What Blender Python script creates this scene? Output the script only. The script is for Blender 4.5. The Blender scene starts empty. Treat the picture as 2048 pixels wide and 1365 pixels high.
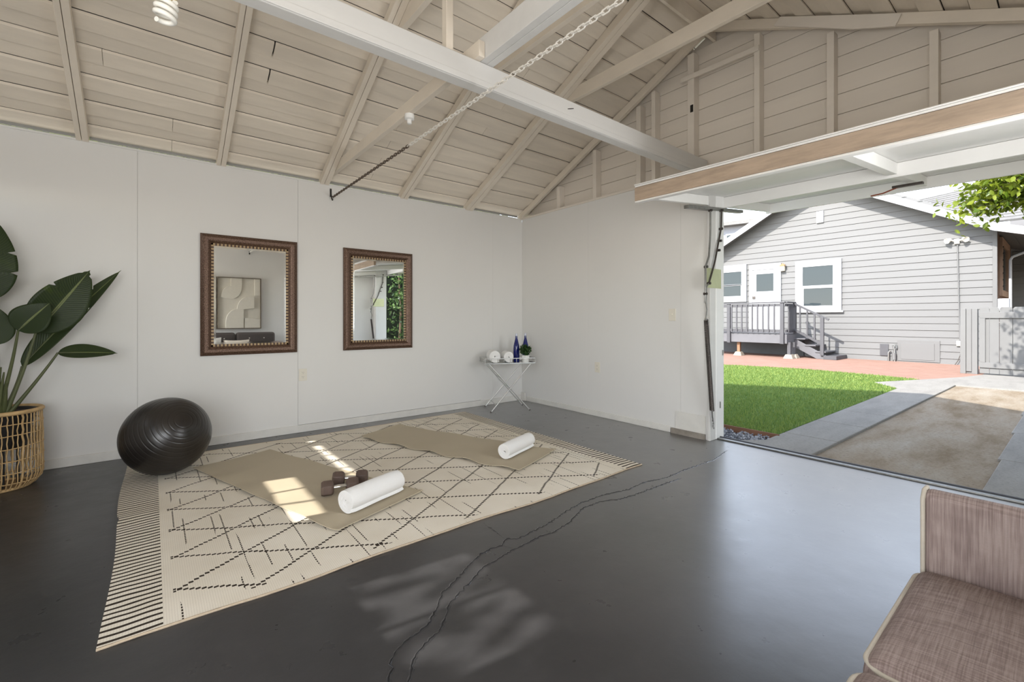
import bpy, bmesh, math, random
import numpy as np
from mathutils import Vector, Matrix, Quaternion

# ------------------------------------------------------------------ camera, world, sun, lights, exposure
S = bpy.context.scene
COL = S.collection
F_PX, CX, HY, ANG = 896.6, 1024.0, 638.3, math.radians(51.27)   # focal length / principal column / horizon row / heading
CAM = Vector((-4.016, -4.785, 1.125))
cam_d = bpy.data.cameras.new('camera')
cam = bpy.data.objects.new('camera', cam_d); COL.objects.link(cam)
cam.location = CAM
cam.rotation_euler = (math.pi/2, 0, ANG - math.pi/2)
cam_d.sensor_width = 36; cam_d.lens = F_PX/2048*36
cam_d.shift_y = (HY - 682.5)/2048
cam_d.clip_start = 0.01; cam_d.clip_end = 200
S.camera = cam

SUN_DIR = Vector((1.0, -0.13, -0.787)).normalized()          # direction the light travels
wd = bpy.data.worlds.new('world'); S.world = wd; wd.use_nodes = True
nt = wd.node_tree; nt.nodes.clear()
sky = nt.nodes.new('ShaderNodeTexSky'); sky.sky_type = 'NISHITA'; sky.sun_disc = False
sky.sun_elevation = math.radians(38); sky.sun_rotation = math.radians(-83); sky.air_density = 1.0; sky.dust_density = 0.5
bg = nt.nodes.new('ShaderNodeBackground'); bg.inputs['Strength'].default_value = 0.8
ow = nt.nodes.new('ShaderNodeOutputWorld')
hs_ = nt.nodes.new('ShaderNodeHueSaturation'); hs_.inputs['Saturation'].default_value = .45
nt.links.new(sky.outputs[0], hs_.inputs['Color']); nt.links.new(hs_.outputs[0], bg.inputs[0]); nt.links.new(bg.outputs[0], ow.inputs[0])

sun_d = bpy.data.lights.new('sun', 'SUN'); sun_d.energy = 9.5; sun_d.angle = math.radians(0.6); sun_d.color = (1.0, 0.955, 0.88)
sun = bpy.data.objects.new('sun', sun_d); COL.objects.link(sun)
sun.rotation_euler = SUN_DIR.to_track_quat('-Z', 'Y').to_euler(); sun.location = (-8, 1, 8)

def area(name, loc, to, sx, sy, power, color):
    d = bpy.data.lights.new(name, 'AREA'); d.shape = 'RECTANGLE'; d.size = sx; d.size_y = sy; d.energy = power; d.color = color
    o = bpy.data.objects.new(name, d); COL.objects.link(o); o.location = loc
    o.rotation_euler = (Vector(to) - Vector(loc)).to_track_quat('-Z', 'Y').to_euler()
    return o
# added fill lamps behind the camera, set in made-up openings of right and back wall
area('fill_lamp_right_rear', (-4.55, -5.36, 1.35), (-4.1, 0, 2.6), 1.5, 1.2, 38, (0.985, 0.985, 0.985))
area('fill_lamp_right_front', (-1.14, -5.36, 1.45), (-1.6, 0, 2.6), 0.82, 1.15, 34, (0.985, 0.985, 0.985))
area('fill_lamp_back', (-5.38, -4.45, 1.1), (0, -3.4, 2.3), 1.1, 1.9, 35, (1.0, 0.985, 0.965))

S.cycles.max_bounces = 8; S.cycles.transparent_max_bounces = 4
S.view_settings.view_transform = 'Standard'; S.view_settings.look = 'None'
S.view_settings.exposure = 0.0; S.view_settings.gamma = 1.0; S.view_settings.use_curve_mapping = False

# ------------------------------------------------------------------ pixel -> world helpers (depth always from a known plane)
def ray(px, py):
    r = (px - CX)/F_PX; u = (HY - py)/F_PX
    return Vector((r*math.sin(ANG) + math.cos(ANG), -r*math.cos(ANG) + math.sin(ANG), u))
def on_y(px, py, y): d = ray(px, py); return CAM + d*((y - CAM.y)/d.y)
def on_z(px, py, z): d = ray(px, py); return CAM + d*((z - CAM.z)/d.z)
def on_x(px, py, x): d = ray(px, py); return CAM + d*((x - CAM.x)/d.x)

# ------------------------------------------------------------------ mesh helpers
class MB:
    def __init__(s): s.v = []; s.f = []; s.m = []
    def add(s, vs, fs, mi=0):
        b = len(s.v); s.v += [tuple(v) for v in vs]; s.f += [tuple(i+b for i in f) for f in fs]; s.m += [mi]*len(fs); return s
    def box(s, x0, x1, y0, y1, z0, z1, mi=0):
        return s.add([(x0,y0,z0),(x1,y0,z0),(x1,y1,z0),(x0,y1,z0),(x0,y0,z1),(x1,y0,z1),(x1,y1,z1),(x0,y1,z1)],
                     [(0,3,2,1),(4,5,6,7),(0,1,5,4),(1,2,6,5),(2,3,7,6),(3,0,4,7)], mi)
    def bar(s, a, b, w, h, up=(0,0,1), mi=0):
        """box from a to b, w wide across, h along up"""
        a = Vector(a); b = Vector(b); d = (b-a).normalized(); up = Vector(up)
        r = d.cross(up).normalized(); u = r.cross(d).normalized()
        vs = [p + r*(w/2*i) + u*(h/2*j) for p in (a, b) for i, j in ((-1,-1),(1,-1),(1,1),(-1,1))]
        return s.add(vs, [(0,1,2,3),(7,6,5,4),(0,4,5,1),(1,5,6,2),(2,6,7,3),(3,7,4,0)], mi)
    def prism(s, pts, off, mi=0):
        """closed polygon pts (3D) extruded by vector off"""
        n = len(pts); off = Vector(off); P = [Vector(p) for p in pts]
        vs = P + [p+off for p in P]
        fs = [tuple(range(n))[::-1], tuple(range(n, 2*n))] + [(i, (i+1) % n, n+(i+1) % n, n+i) for i in range(n)]
        return s.add(vs, fs, mi)
    def tube(s, path, r, n=8, closed=False, caps=True, mi=0):
        P = [Vector(p) for p in path]; m = len(P); R = r if isinstance(r, (list, tuple)) else [r]*m
        prev = None; rings = []
        for i, p in enumerate(P):
            if closed: t = P[(i+1) % m] - P[i-1]
            else: t = P[min(i+1, m-1)] - P[max(i-1, 0)]
            t.normalize()
            if prev is None:
                ref = Vector((0,0,1)) if abs(t.z) < .9 else Vector((1,0,0)); u = t.cross(ref).normalized()
            else:
                u = (prev - t*prev.dot(t)).normalized()
            prev = u; w = t.cross(u)
            rings.append([p + (u*math.cos(2*math.pi*k/n) + w*math.sin(2*math.pi*k/n))*R[i] for k in range(n)])
        vs = [v for rg in rings for v in rg]; fs = []
        for i in range(m if closed else m-1):
            j = (i+1) % m
            for k in range(n): fs.append((i*n+k, i*n+(k+1) % n, j*n+(k+1) % n, j*n+k))
        if caps and not closed: fs += [tuple(range(n))[::-1], tuple((m-1)*n+k for k in range(n))]
        return s.add(vs, fs, mi)
    def lathe(s, prof, n=24, M=None, mi=0):
        vs = []; fs = []; m = len(prof)
        for (r, z) in prof:
            for k in range(n):
                v = Vector((r*math.cos(2*math.pi*k/n), r*math.sin(2*math.pi*k/n), z)); vs.append(M @ v if M else v)
        for i in range(m-1):
            for k in range(n): fs.append((i*n+k, i*n+(k+1) % n, (i+1)*n+(k+1) % n, (i+1)*n+k))
        fs += [tuple(range(n))[::-1], tuple((m-1)*n+k for k in range(n))]
        return s.add(vs, fs, mi)
    def mesh(s, name, smooth=None):
        me = bpy.data.meshes.new(name); me.from_pydata(s.v, [], s.f)
        me.polygons.foreach_set('material_index', s.m)
        bm = bmesh.new(); bm.from_mesh(me); bmesh.ops.recalc_face_normals(bm, faces=bm.faces); bm.to_mesh(me); bm.free()
        if smooth:
            me.shade_smooth(); me.set_sharp_from_angle(angle=math.radians(smooth))
        me.update(); return me
    def obj(s, name, mats, parent=None, smooth=None, bevel=0, label=None):
        me = s.mesh(name, smooth)
        return link(name, me, mats, parent, bevel, label)
def link(name, me, mats=None, parent=None, bevel=0, label=None):
    o = bpy.data.objects.new(name, me); COL.objects.link(o)
    if mats is not None and not me.materials:
        for m in (mats if isinstance(mats, (list, tuple)) else [mats]): me.materials.append(m)
    if parent: o.parent = parent
    if bevel:
        b = o.modifiers.new('bevel', 'BEVEL'); b.width = bevel; b.segments = 2; b.limit_method = 'ANGLE'
    if label: o['label'] = label
    return o
def empty(name, loc=(0,0,0)):
    o = bpy.data.objects.new(name, None); COL.objects.link(o); o.location = loc; o.empty_display_size = .1; return o
def tag(o, label, cat=None, group=None, kind=None):
    o['label'] = label
    if cat: o['category'] = cat
    if group: o['group'] = group
    if kind: o['kind'] = kind
    return o
def structure(o, label=None):
    o['kind'] = 'structure'
    if label: o['label'] = label
    return o
def thing(name, label, cat, group=None, loc=(0,0,0)):
    return tag(empty(name, loc), label, cat, group)
def adopt(o, parent):
    """parent keeping world coordinates (parents are only translated)"""
    o.parent = parent; o.matrix_parent_inverse = Matrix.Translation(-Vector(parent.location)); return o
def jitter(rs, a): return rs.uniform(-a, a)

# ------------------------------------------------------------------ materials
def lin(c): return tuple(((x/12.92) if x <= .04045 else ((x+.055)/1.055)**2.4) for x in c)
def rgb(r, g, b): return lin((r/255, g/255, b/255)) + (1,)
class NT:
    def __init__(s, name):
        s.m = bpy.data.materials.new(name); s.m.use_nodes = True; s.t = s.m.node_tree; s.t.nodes.clear()
        s.out = s.n('ShaderNodeOutputMaterial'); s.b = s.n('ShaderNodeBsdfPrincipled'); s.l(s.b.outputs[0], s.out.inputs[0])
    def n(s, t, **k):
        nd = s.t.nodes.new(t)
        for a, v in k.items(): setattr(nd, a, v)
        return nd
    def l(s, a, b): s.t.links.new(a, b)
    def val(s, sock, v):
        if hasattr(v, 'is_linked') or hasattr(v, 'links'): s.l(v, sock)
        else: sock.default_value = v
    def math(s, op, a, b=0.0, c=0.0):
        nd = s.n('ShaderNodeMath', operation=op)
        for i, v in enumerate((a, b, c)): s.val(nd.inputs[i], v)
        return nd.outputs[0]
    def coord(s, kind='Object'): return s.n('ShaderNodeTexCoord').outputs[kind]
    def mapping(s, vec, scale=(1,1,1), rot=(0,0,0), loc=(0,0,0)):
        nd = s.n('ShaderNodeMapping'); s.l(vec, nd.inputs[0]); nd.inputs['Scale'].default_value = scale
        nd.inputs['Rotation'].default_value = rot; nd.inputs['Location'].default_value = loc; return nd.outputs[0]
    def noise(s, vec, scale, detail=3, rough=.55, dist=0):
        nd = s.n('ShaderNodeTexNoise'); s.l(vec, nd.inputs['Vector']); nd.inputs['Scale'].default_value = scale
        nd.inputs['Detail'].default_value = detail; nd.inputs['Roughness'].default_value = rough; nd.inputs['Distortion'].default_value = dist
        return nd.outputs['Fac']
    def ramp(s, fac, stops):
        nd = s.n('ShaderNodeValToRGB'); s.l(fac, nd.inputs[0]); e = nd.color_ramp.elements
        while len(e) < len(stops): e.new(.5)
        for i, (p, c) in enumerate(stops): e[i].position = p; e[i].color = c
        return nd.outputs[0]
    def mix(s, fac, a, b):
        nd = s.n('ShaderNodeMix', data_type='RGBA'); s.val(nd.inputs[0], fac); s.val(nd.inputs[6], a); s.val(nd.inputs[7], b); return nd.outputs[2]
    def bump(s, h, strength=.3, dist=.01):
        nd = s.n('ShaderNodeBump'); nd.inputs['Strength'].default_value = strength; nd.inputs['Distance'].default_value = dist
        s.l(h, nd.inputs['Height']); s.l(nd.outputs[0], s.b.inputs['Normal'])
    def set(s, **k):
        for a, v in k.items(): s.val(s.b.inputs[a.replace('_', ' ')], v)
        return s.m
def mul(c, k): return tuple(min(1, x*k) for x in c[:3]) + (1,)
def paint(name, c, rough=.5, var=.06, scale=6, bump=.1, stretch=(1,1,1), spec=.5, metal=0.0, bscale=60, bdist=.002, rnd=0):
    t = NT(name); co = t.mapping(t.coord('Object'), stretch)
    f = t.noise(co, scale, 4); col = t.ramp(f, [(.25, mul(c, 1-var*1.6)), (.75, mul(c, 1+var))])
    if rnd:
        oi = t.n('ShaderNodeObjectInfo').outputs['Random']
        hs = t.n('ShaderNodeHueSaturation'); t.l(col, hs.inputs['Color']); t.l(t.math('MULTIPLY_ADD', oi, rnd*2, 1-rnd), hs.inputs['Value']); col = hs.outputs[0]
    if bump: t.bump(t.noise(co, bscale, 3), bump, bdist)
    return t.set(Base_Color=col, Roughness=rough, Specular_IOR_Level=spec, Metallic=metal)

M = {}
M['wall'] = paint('wall_paint', rgb(224,223,220), .6, .012, 1.3, .06, bscale=120, bdist=.001)
M['wall_other'] = paint('wall_paint_plain', rgb(230,229,227), .6, .012, 1.3, .05)
M['base'] = paint('baseboard_paint', rgb(222,220,214), .45, .05, 9, .35, bscale=25, bdist=.004)
M['ceil'] = paint('ceiling_board_paint', rgb(228,218,203), .6, .06, 2.0, .25, stretch=(1,5,5), bscale=18, bdist=.004, rnd=.035)
M['raft'] = paint('rafter_paint', rgb(226,216,201), .55, .05, 3, .2, stretch=(2,1,2), bscale=20, bdist=.003)
M['gable'] = paint('gable_board_paint', rgb(226,218,207), .6, .04, 2, .15, stretch=(1,.3,3), bscale=25, bdist=.002, rnd=.02)
M['beam'] = paint('white_beam_paint', rgb(212,211,208), .5, .03, 3, .2, stretch=(.4,3,3), bscale=20, bdist=.002)
M['black'] = paint('black', rgb(22,20,19), .5, .1)
M['crack'] = paint('crack_dark', rgb(28,28,30), .6, .2, 20, .2)
M['white'] = paint('white_gloss_paint', rgb(236,236,234), .4, .02)
M['whiteplastic'] = paint('ivory_plastic', rgb(224,219,206), .35, .01, bump=0)
M['porcelain'] = paint('porcelain', rgb(236,236,233), .2, .01, bump=0)
M['chrome'] = paint('chrome', rgb(225,225,225), .15, .02, metal=1.0, bump=0)
M['silver'] = paint('silver_paint', rgb(205,205,203), .3, .03, metal=.8, bump=0)
M['steel'] = paint('galvanised_steel', rgb(150,150,148), .4, .12, 30, .1, metal=.9)
M['darksteel'] = paint('dark_steel', rgb(84,78,74), .45, .15, 25, .15, metal=.7)
M['chainsteel'] = paint('bare_chain_steel', rgb(112,98,86), .45, .15, 30, 0, metal=.6)
M['chainwhite'] = paint('painted_chain', rgb(228,224,216), .5, .05, 30, 0)
M['glass_dark'] = NT('window_glass').set(Base_Color=(.035,.045,.05,1), Roughness=.03, Specular_IOR_Level=.3, IOR=1.4)
M['mirror'] = NT('mirror_silver').set(Base_Color=(.93,.94,.93,1), Metallic=1.0, Roughness=.005)
M['bevel_glass'] = NT('mirror_bevel').set(Base_Color=(.95,.96,.93,1), Metallic=1.0, Roughness=.06)

def m_floor():
    t = NT('painted_concrete_floor'); co = t.coord('Object')
    n1 = t.noise(co, 1.1, 5, .6); n2 = t.noise(co, 7, 4, .6); n3 = t.noise(co, 160, 2)
    col = t.ramp(n1, [(.3, rgb(46,46,48)), (.7, rgb(58,57,59))])
    col = t.mix(t.math('MULTIPLY', t.ramp(n2, [(.55,(0,0,0,1)), (.8,(1,1,1,1))]), .12), col, rgb(98,97,97))
    rgh = t.math('MULTIPLY_ADD', n2, .22, .2)
    h = t.math('ADD', t.math('MULTIPLY', t.noise(co, 4.5, 4), 1.0), t.math('MULTIPLY', n3, .05))
    t.bump(h, .28, .012)
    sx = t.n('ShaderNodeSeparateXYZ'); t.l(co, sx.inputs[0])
    door_sheen = t.n('ShaderNodeMapRange'); t.l(t.math('ADD', sx.outputs[0], t.math('MULTIPLY', t.math('SUBTRACT', n1, .5), 1.2)), door_sheen.inputs[0])   # door-side sheen put into the coat weight, stronger towards the door
    for k_, v_ in (('From Min', -3.6), ('From Max', -1.2), ('To Min', .12), ('To Max', 1.0)): door_sheen.inputs[k_].default_value = v_
    return t.set(Base_Color=col, Roughness=rgh, Specular_IOR_Level=.35, IOR=1.5, Coat_Weight=door_sheen.outputs[0], Coat_Roughness=.30, Coat_IOR=2.0)
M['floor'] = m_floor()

# ------------------------------------------------------------------ room dimensions
W = 5.40; XB = -5.45; TOP = 2.505; RIDGE_Y = -2.70; Z0 = 2.575; SL = 0.476
def zroof(y): return Z0 + SL*(RIDGE_Y*-1 - abs(y - RIDGE_Y))       # underside of the roof boards
RS = random.Random(7)

def wall_cells(us, vs, holes):
    """rectangles covering [us0,us1]x[vs0,vs1] minus the holes"""
    U = sorted(set(list(us) + [h[0] for h in holes] + [h[1] for h in holes])); V = sorted(set(list(vs) + [h[2] for h in holes] + [h[3] for h in holes]))
    out = []
    for i in range(len(U)-1):
        for j in range(len(V)-1):
            u = (U[i]+U[i+1])/2; v = (V[j]+V[j+1])/2
            if not any(h[0] < u < h[1] and h[2] < v < h[3] for h in holes): out.append((U[i], U[i+1], V[j], V[j+1]))
    return out

# floor slab
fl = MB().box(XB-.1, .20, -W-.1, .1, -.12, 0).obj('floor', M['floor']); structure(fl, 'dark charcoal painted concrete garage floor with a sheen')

# left wall (the long white wall with the mirrors): panels with fine seams, each sheet its own part
wl = structure(empty('wall_left'), 'long white painted plywood wall carrying two mirrors')
seams = [XB, -4.112, -2.893, -0.501, 0.0]
for a, b in zip(seams[:-1], seams[1:]):
    g = .0010 if a == -2.893 or b == -2.893 else .0002
    MB().box(a+g, b-g, 0, .018, .0, TOP).obj('wall_sheet', M['wall'], wl, bevel=.0006)
MB().box(XB, .1, .0185, .11, 0, TOP-.03).obj('wall_core', M['wall_other'], wl)
MB().box(XB, -.0, -.006, .03, TOP-.004, TOP+.012).obj('top_strip', M['wall'], wl)
# front wall (door wall)
wf = structure(empty('wall_front'), 'white door-side wall with bare studs and boards in the gable above')
JY = -2.71; JY2 = -5.215
for a, b in ((-1.2145, -.0008), (-2.4045, -1.2155), (JY+.03, -2.4055)):
    MB().box(0, .018, a, b, 0, TOP).obj('wall_sheet', M['wall'], wf, bevel=.0008)
MB().box(.0185, .10, JY+.02, 0.0, 0, TOP).obj('wall_core', M['wall_other'], wf)
MB().box(-.012, .03, -2.7, 0, TOP, TOP+.022).obj('top_plate', M['gable'], wf)
MB().box(.0, .10, -W, JY2-.015, 0, 2.33).obj('wall_stub', M['wall_other'], wf)
MB().box(.01, .10, -W, JY, 2.30, TOP+.02).obj('header', M['gable'], wf)
# gable boards
z = TOP - .1; k = 0
while z < zroof(RIDGE_Y):
    h = (.150, .142, .155, .138)[k % 4]; z1 = z + h - .004
    def yr(zz): return max(0.02, min(2.68, (zz - Z0)/SL)) if zz > Z0 else 0.0
    a0, a1 = yr(z+.0), yr(z1)
    if z1 > Z0 + SL*2.66: break
    pts = [(.092, -a0, z), (.092, -W + a0, z), (.092, -W + a1, z1), (.092, -a1, z1)]
    MB().prism(pts, (.02, 0, 0)).obj('gable_board', M['gable'], wf, bevel=.0025)
    z += h; k += 1
MB().box(.115, .125, -W, 0.0, TOP-.1, 2.60).obj('gable_sheathing', M['gable'], wf)
MB().prism([(.115, 0, 2.60), (.115, -W, 2.60), (.115, RIDGE_Y, zroof(RIDGE_Y))], (.01, 0, 0)).obj('gable_sheathing', M['gable'], wf)
# gable studs
for y0, y1 in ((-.738,-.683),(-1.336,-1.283),(-1.944,-1.888),(-2.12,-2.075),(-2.543,-2.475),(-3.132,-3.086),(-3.665,-3.617),(-4.242,-4.196),(-4.8,-4.755)):
    yc = (y0+y1)/2; MB().box(.0, .0905, y0, y1, TOP+.021, zroof(yc)-.105).obj('gable_stud', M['gable'], wf, bevel=.003)
# a long stick nailed across two studs
a = on_x(1362,162,-.012); b = on_x(1518,95,-.012)
MB().bar(a, b, .02, .045).obj('nailed_stick', M['gable'], wf, bevel=.003)

# spliced board on the right rake
pts = [on_x(*p, -.066) for p in ((1547,51),(1560,33),(1803,26),(1790,52),(1705,58))]
MB().prism(pts, (.02,0,0)).obj('splice_board', M['gable'], wf, bevel=.003)
# knot holes on stud
MB().box(-.0015, .0, -2.535, -2.505, 3.10, 3.17).obj('knot_hole', M['black'], wf)

# right wall (behind camera, seen in the mirrors) with two added fill-light windows, back wall with sun windows and an added opening
RW = (-5.3, -3.8, .75, 1.95); RW2 = (-1.56, -.72, .87, 2.03)  # made-up right-wall openings that house the fill lamps
wr = structure(empty('wall_right'), 'plain white wall behind the sofa')
m = MB()
for u0, u1, v0, v1 in wall_cells((XB-.1, .1), (0, TOP), [RW, RW2]): m.box(u0, u1, -W-.1, -W, v0, v1)
m.obj('wall_sheet', M['wall_other'], wr)
bw = [(-5.0, -3.9, .12, 2.08), (-1.42, -.07, 1.985, 2.09), (-1.86, -1.10, 1.60, 1.80), (-3.30, -2.62, 1.62, 2.10)]  # first opening added for a fill lamp; the slots sized to the sun patches
wb = structure(empty('wall_back'), 'white back wall with small windows')
m = MB()
for u0, u1, v0, v1 in wall_cells((-W, 0), (0, TOP), bw): m.box(XB-.06, XB, u0, u1, v0, v1)
m.prism([(XB-.06, 0, TOP), (XB-.06, -W, TOP), (XB-.06, RIDGE_Y, zroof(RIDGE_Y))], (.06, 0, 0))
m.obj('wall_sheet', M['wall_other'], wb)
def frame_rect(m, axis, c, u0, u1, v0, v1, w, d0, d1):
    for a0, a1, b0, b1 in ((u0-w, u1+w, v1, v1+w), (u0-w, u1+w, v0-w, v0), (u0-w, u0, v0, v1), (u1, u1+w, v0, v1)):
        if axis == 'x': m.box(c+d0, c+d1, a0, a1, b0, b1)
        else: m.box(a0, a1, c+d0, c+d1, b0, b1)
for i, h in enumerate(bw):
    e = structure(empty('window_%d' % (i+1)), 'window or added fill-light opening in the back wall')
    m = MB(); frame_rect(m, 'x', XB, *h, .05, -.02, .02); m.obj('window_frame', M['white'], e)
    n = {1: 7, 2: 3, 3: 2}.get(i, 0)
    if n:
        m = MB()
        for q in range(1, n): y = h[0] + (h[1]-h[0])*q/n; m.box(XB-.05, XB-.03, y-.011, y+.011, h[2], h[3])
        m.obj('glazing_bar', M['white'], e)
for i, R_ in enumerate((RW, RW2)):
    e = structure(empty('window_%d' % (5+i)), 'added fill-light window in the right wall'); m = MB(); frame_rect(m, 'y', -W, *R_, .06, -.02, .02); m.obj('window_frame', M['white'], e)

# baseboards
bl = structure(MB().box(XB, -.0, -.016, 0, 0, .072).obj('baseboard_left', M['base'], bevel=.004), 'rough white baseboard below the mirrors')
MB().box(-2.89, -.7, -.0012, -.0002, .0722, .0742).obj('shadow_gap', M['black'], bl)
bf = structure(MB().box(-.016, 0, -2.30, -.016, 0, .062).obj('baseboard_front', M['base'], bevel=.004), 'white baseboard below the light switch')
MB().box(-.035, -.016, -.10, -.017, 0, .11).obj('corner_block', M['base'], bf, bevel=.004)
MB().box(-.02, 0, -2.66, -2.31, 0, .05).obj('bare_board', paint('bare_board', rgb(150,142,132), .7, .2, 12, .3), bf)
MB().box(-.006, .0, -2.66, -2.35, .05, .22).obj('patch_panel', M['base'], bf, bevel=.002)

# ------------------------------------------------------------------ roof: boards, rafters, ties, beam
ce = structure(empty('ceiling'), 'open gable roof of cream painted boards on rafters')
nrow = 25
def roof_hit(px, py):
    d = ray(px, py); t = (Z0 - SL*CAM.y - CAM.z)/(d.z + SL*d.y); return CAM + d*t
slits = {int((-roof_hit(*p).y + .045)/2.745*25): roof_hit(*p).x for p in ((553,62),(545,112),(537,158))}
for side in (1, -1):
    eave = .045 if side == 1 else .32; ylen = 2.70 + eave
    for i in range(nrow):
        s0 = -eave + ylen*i/nrow; s1 = -eave + ylen*(i+1)/nrow
        rec = i % 2 == 1
        s0 += RS.uniform(.001, .003); s1 -= RS.uniform(.001, .003)
        if i == nrow-1: s1 = 2.70
        drop = (.017 if rec else 0) + RS.uniform(0, .003)
        cut = RS.choice((-3.9, -2.2, -1.35, -4.9)) + .012
        g = .001
        if side == 1 and i in slits: cut = slits[i]; g = .0045
        if side == 1 and i in (6, 11): cut = -4.28
        for x0, x1 in ((XB-.25, cut-g), (cut+g, .34)):
            def P(x, s, up): return (x, (-s if side == 1 else -W + s), Z0 + SL*s + up)
            vs = [P(x, s, u) for u in (drop, drop+.019) for x, s in ((x0,s0),(x1,s0),(x1,s1),(x0,s1))]
            MB().add(vs, [(0,1,2,3),(7,6,5,4),(0,4,5,1),(1,5,6,2),(2,6,7,3),(3,7,4,0)]).obj('roof_board', M['ceil'], ce, bevel=.002)
    e_ = eave + .02; y_e = e_ if side == 1 else -W - e_; z_e = Z0 - SL*e_ + .05
    q = [(XB-.27, y_e, z_e), (.36, y_e, z_e), (.36, RIDGE_Y, zroof(RIDGE_Y)+.05), (XB-.27, RIDGE_Y, zroof(RIDGE_Y)+.05)]
    MB().prism(q, (0, 0, .03)).obj('roof_covering', paint('dark_shingle', rgb(96,94,92), .9, .15, 20, .3), ce)
RD = .085
def rafter(x0, x1, side, name='rafter', lab=None):
    yend = .05 if side == 1 else .30
    """one rafter stick between wall and ridge"""
    def Q(y, up): return (x0, (y if side == 1 else -W - y), zroof(RIDGE_Y if y == RIDGE_Y else y) + up)
    pts = [(x0, 0.02 if side == 1 else -W-.02, Z0-RD+.0), (x0, RIDGE_Y, zroof(RIDGE_Y)-RD), (x0, RIDGE_Y, zroof(RIDGE_Y)-.001), (x0, yend if side == 1 else -W-yend, Z0-SL*yend-.001), (x0, yend if side == 1 else -W-yend, Z0-SL*yend-.06)]
    return MB().prism(pts, (x1-x0, 0, 0)).obj(name, M['raft'], ce, bevel=.003, label=lab)
for (xa, xb) in ((-4.475,-4.402),(-3.569,-3.497),(-2.685,-2.597),(-1.815,-1.723),(-.939,-.826)):
    xm = (xa+xb)/2 - .004
    for side in (1, -1):
        rafter(xa, xm-.0015, side); rafter(xm+.0015, xb, side)
for side in (1, -1): rafter(-.045, .0, side)
# frieze blocks that close the eave between rafters, leaving a slot of daylight
xs = [XB, -4.475, -4.402, -3.569, -3.497, -2.685, -2.597, -1.815, -1.723, -.939, -.826, -.05]
for i in range(0, len(xs)-1, 2):
    MB().box(xs[i]+.002, xs[i+1]-.002, .036, .046, TOP+.030, Z0-SL*.036-.001).obj('frieze_block', paint('grey_frieze', rgb(150,150,146), .7, .05), ce)
    MB().box(xs[i]+.002, xs[i+1]-.002, -W-.13, -W-.115, TOP-.02, Z0-SL*.1).obj('frieze_block', M['gable'], ce)
MB().box(XB, .1, -W-.1, -W, TOP, TOP+.04).obj('right_plate', M['gable'], ce)
MB().box(XB-.05, .09, RIDGE_Y-.012, RIDGE_Y+.012, zroof(RIDGE_Y)-.14, zroof(RIDGE_Y)-.005).obj('ridge_board', M['raft'], ce)
# lengthwise tie beam, king posts
MB().box(XB, -.003, -2.68, -2.60, 2.45, 2.592).obj('tie_beam', M['beam'], ce, bevel=.006, label='long white beam running to the door wall')
MB().box(XB, -.003, -2.688, -2.68, 2.452, 2.487).obj('beam_strip', M['beam'], ce, bevel=.003)
MB().bar((-1.85,-2.6805,2.53), (-1.80,-2.6855,2.545), .004, .004).obj('nail', M['darksteel'], ce)
for x in (-2.75,): MB().box(x-.022, x+.022, -2.665, -2.618, 2.592, zroof(RIDGE_Y)-.14).obj('king_post', M['raft'], ce, bevel=.003)
# ceiling joists lapped over the beam
xj = -2.597
MB().box(xj+.002, xj+.042, -2.72, -.02, 2.595, 2.687).obj('joist', M['raft'], ce, bevel=.003)
for k in (0, 1): MB().box(xj+.044+.046*k, xj+.088+.046*k, -W+.001, -2.45-.05*k, 2.595, 2.733).obj('joist', M['beam'], ce, bevel=.003)
# collar ties
for xj in (-4.402, -3.497, -2.597, -1.723, -.826):
    zb = 3.255; zt = 3.385; yb = -(zt - Z0)/SL
    MB().prism([(xj+.001, yb+.02, zb+.03), (xj+.001, -W-yb-.02, zb+.03), (xj+.001, -W-yb-.1, zt-.01), (xj+.001, yb-.005, zt-.01)] if False else
               [(xj+.001, yb+.12, zb), (xj+.001, -W-yb-.12, zb), (xj+.001, -W-yb, zt-.012), (xj+.001, yb, zt-.012)], (.042, 0, 0)).obj('collar_tie', M['raft'], ce, bevel=.003)

# ------------------------------------------------------------------ door frame
tr = structure(empty('trim_1'), 'white wooden jamb of the garage door opening')
MB().box(-.02, .085, JY-.002, JY+.028, 0, 2.29).obj('jamb_inner', M['beam'], tr, bevel=.004)
MB().box(.086, .235, JY-.005, JY+.03, 0, 2.29).obj('jamb_outer', M['white'], tr, bevel=.006)
MB().box(.15, .16, JY-.012, JY-.006, .285, .345).obj('strike_plate', M['steel'], tr); MB().box(.20, .21, JY-.012, JY-.006, .78, .83).obj('strike_plate', M['steel'], tr)
tr2 = structure(empty('trim_2'), 'white jamb on the far side of the garage door opening')
MB().box(-.02, .235, JY2-.03, JY2+.0, 0, 2.29).obj('jamb_inner', M['white'], tr2, bevel=.004)
th = structure(empty('trim_3'), 'grey metal threshold strip under the garage door')
MB().box(.10, .145, JY2, JY-.005, .0, .012).obj('threshold_strip', M['steel'], th, bevel=.003)
MB().box(.150, .166, JY2, JY-.005, .0, .02).obj('threshold_lip', paint('rubber', rgb(70,72,78), .6), th, bevel=.003)
MB().box(.167, .20, JY2, JY-.005, .0, .010).obj('threshold_edge', paint('pale_edge', rgb(190,188,184), .6), th, bevel=.003)


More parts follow.
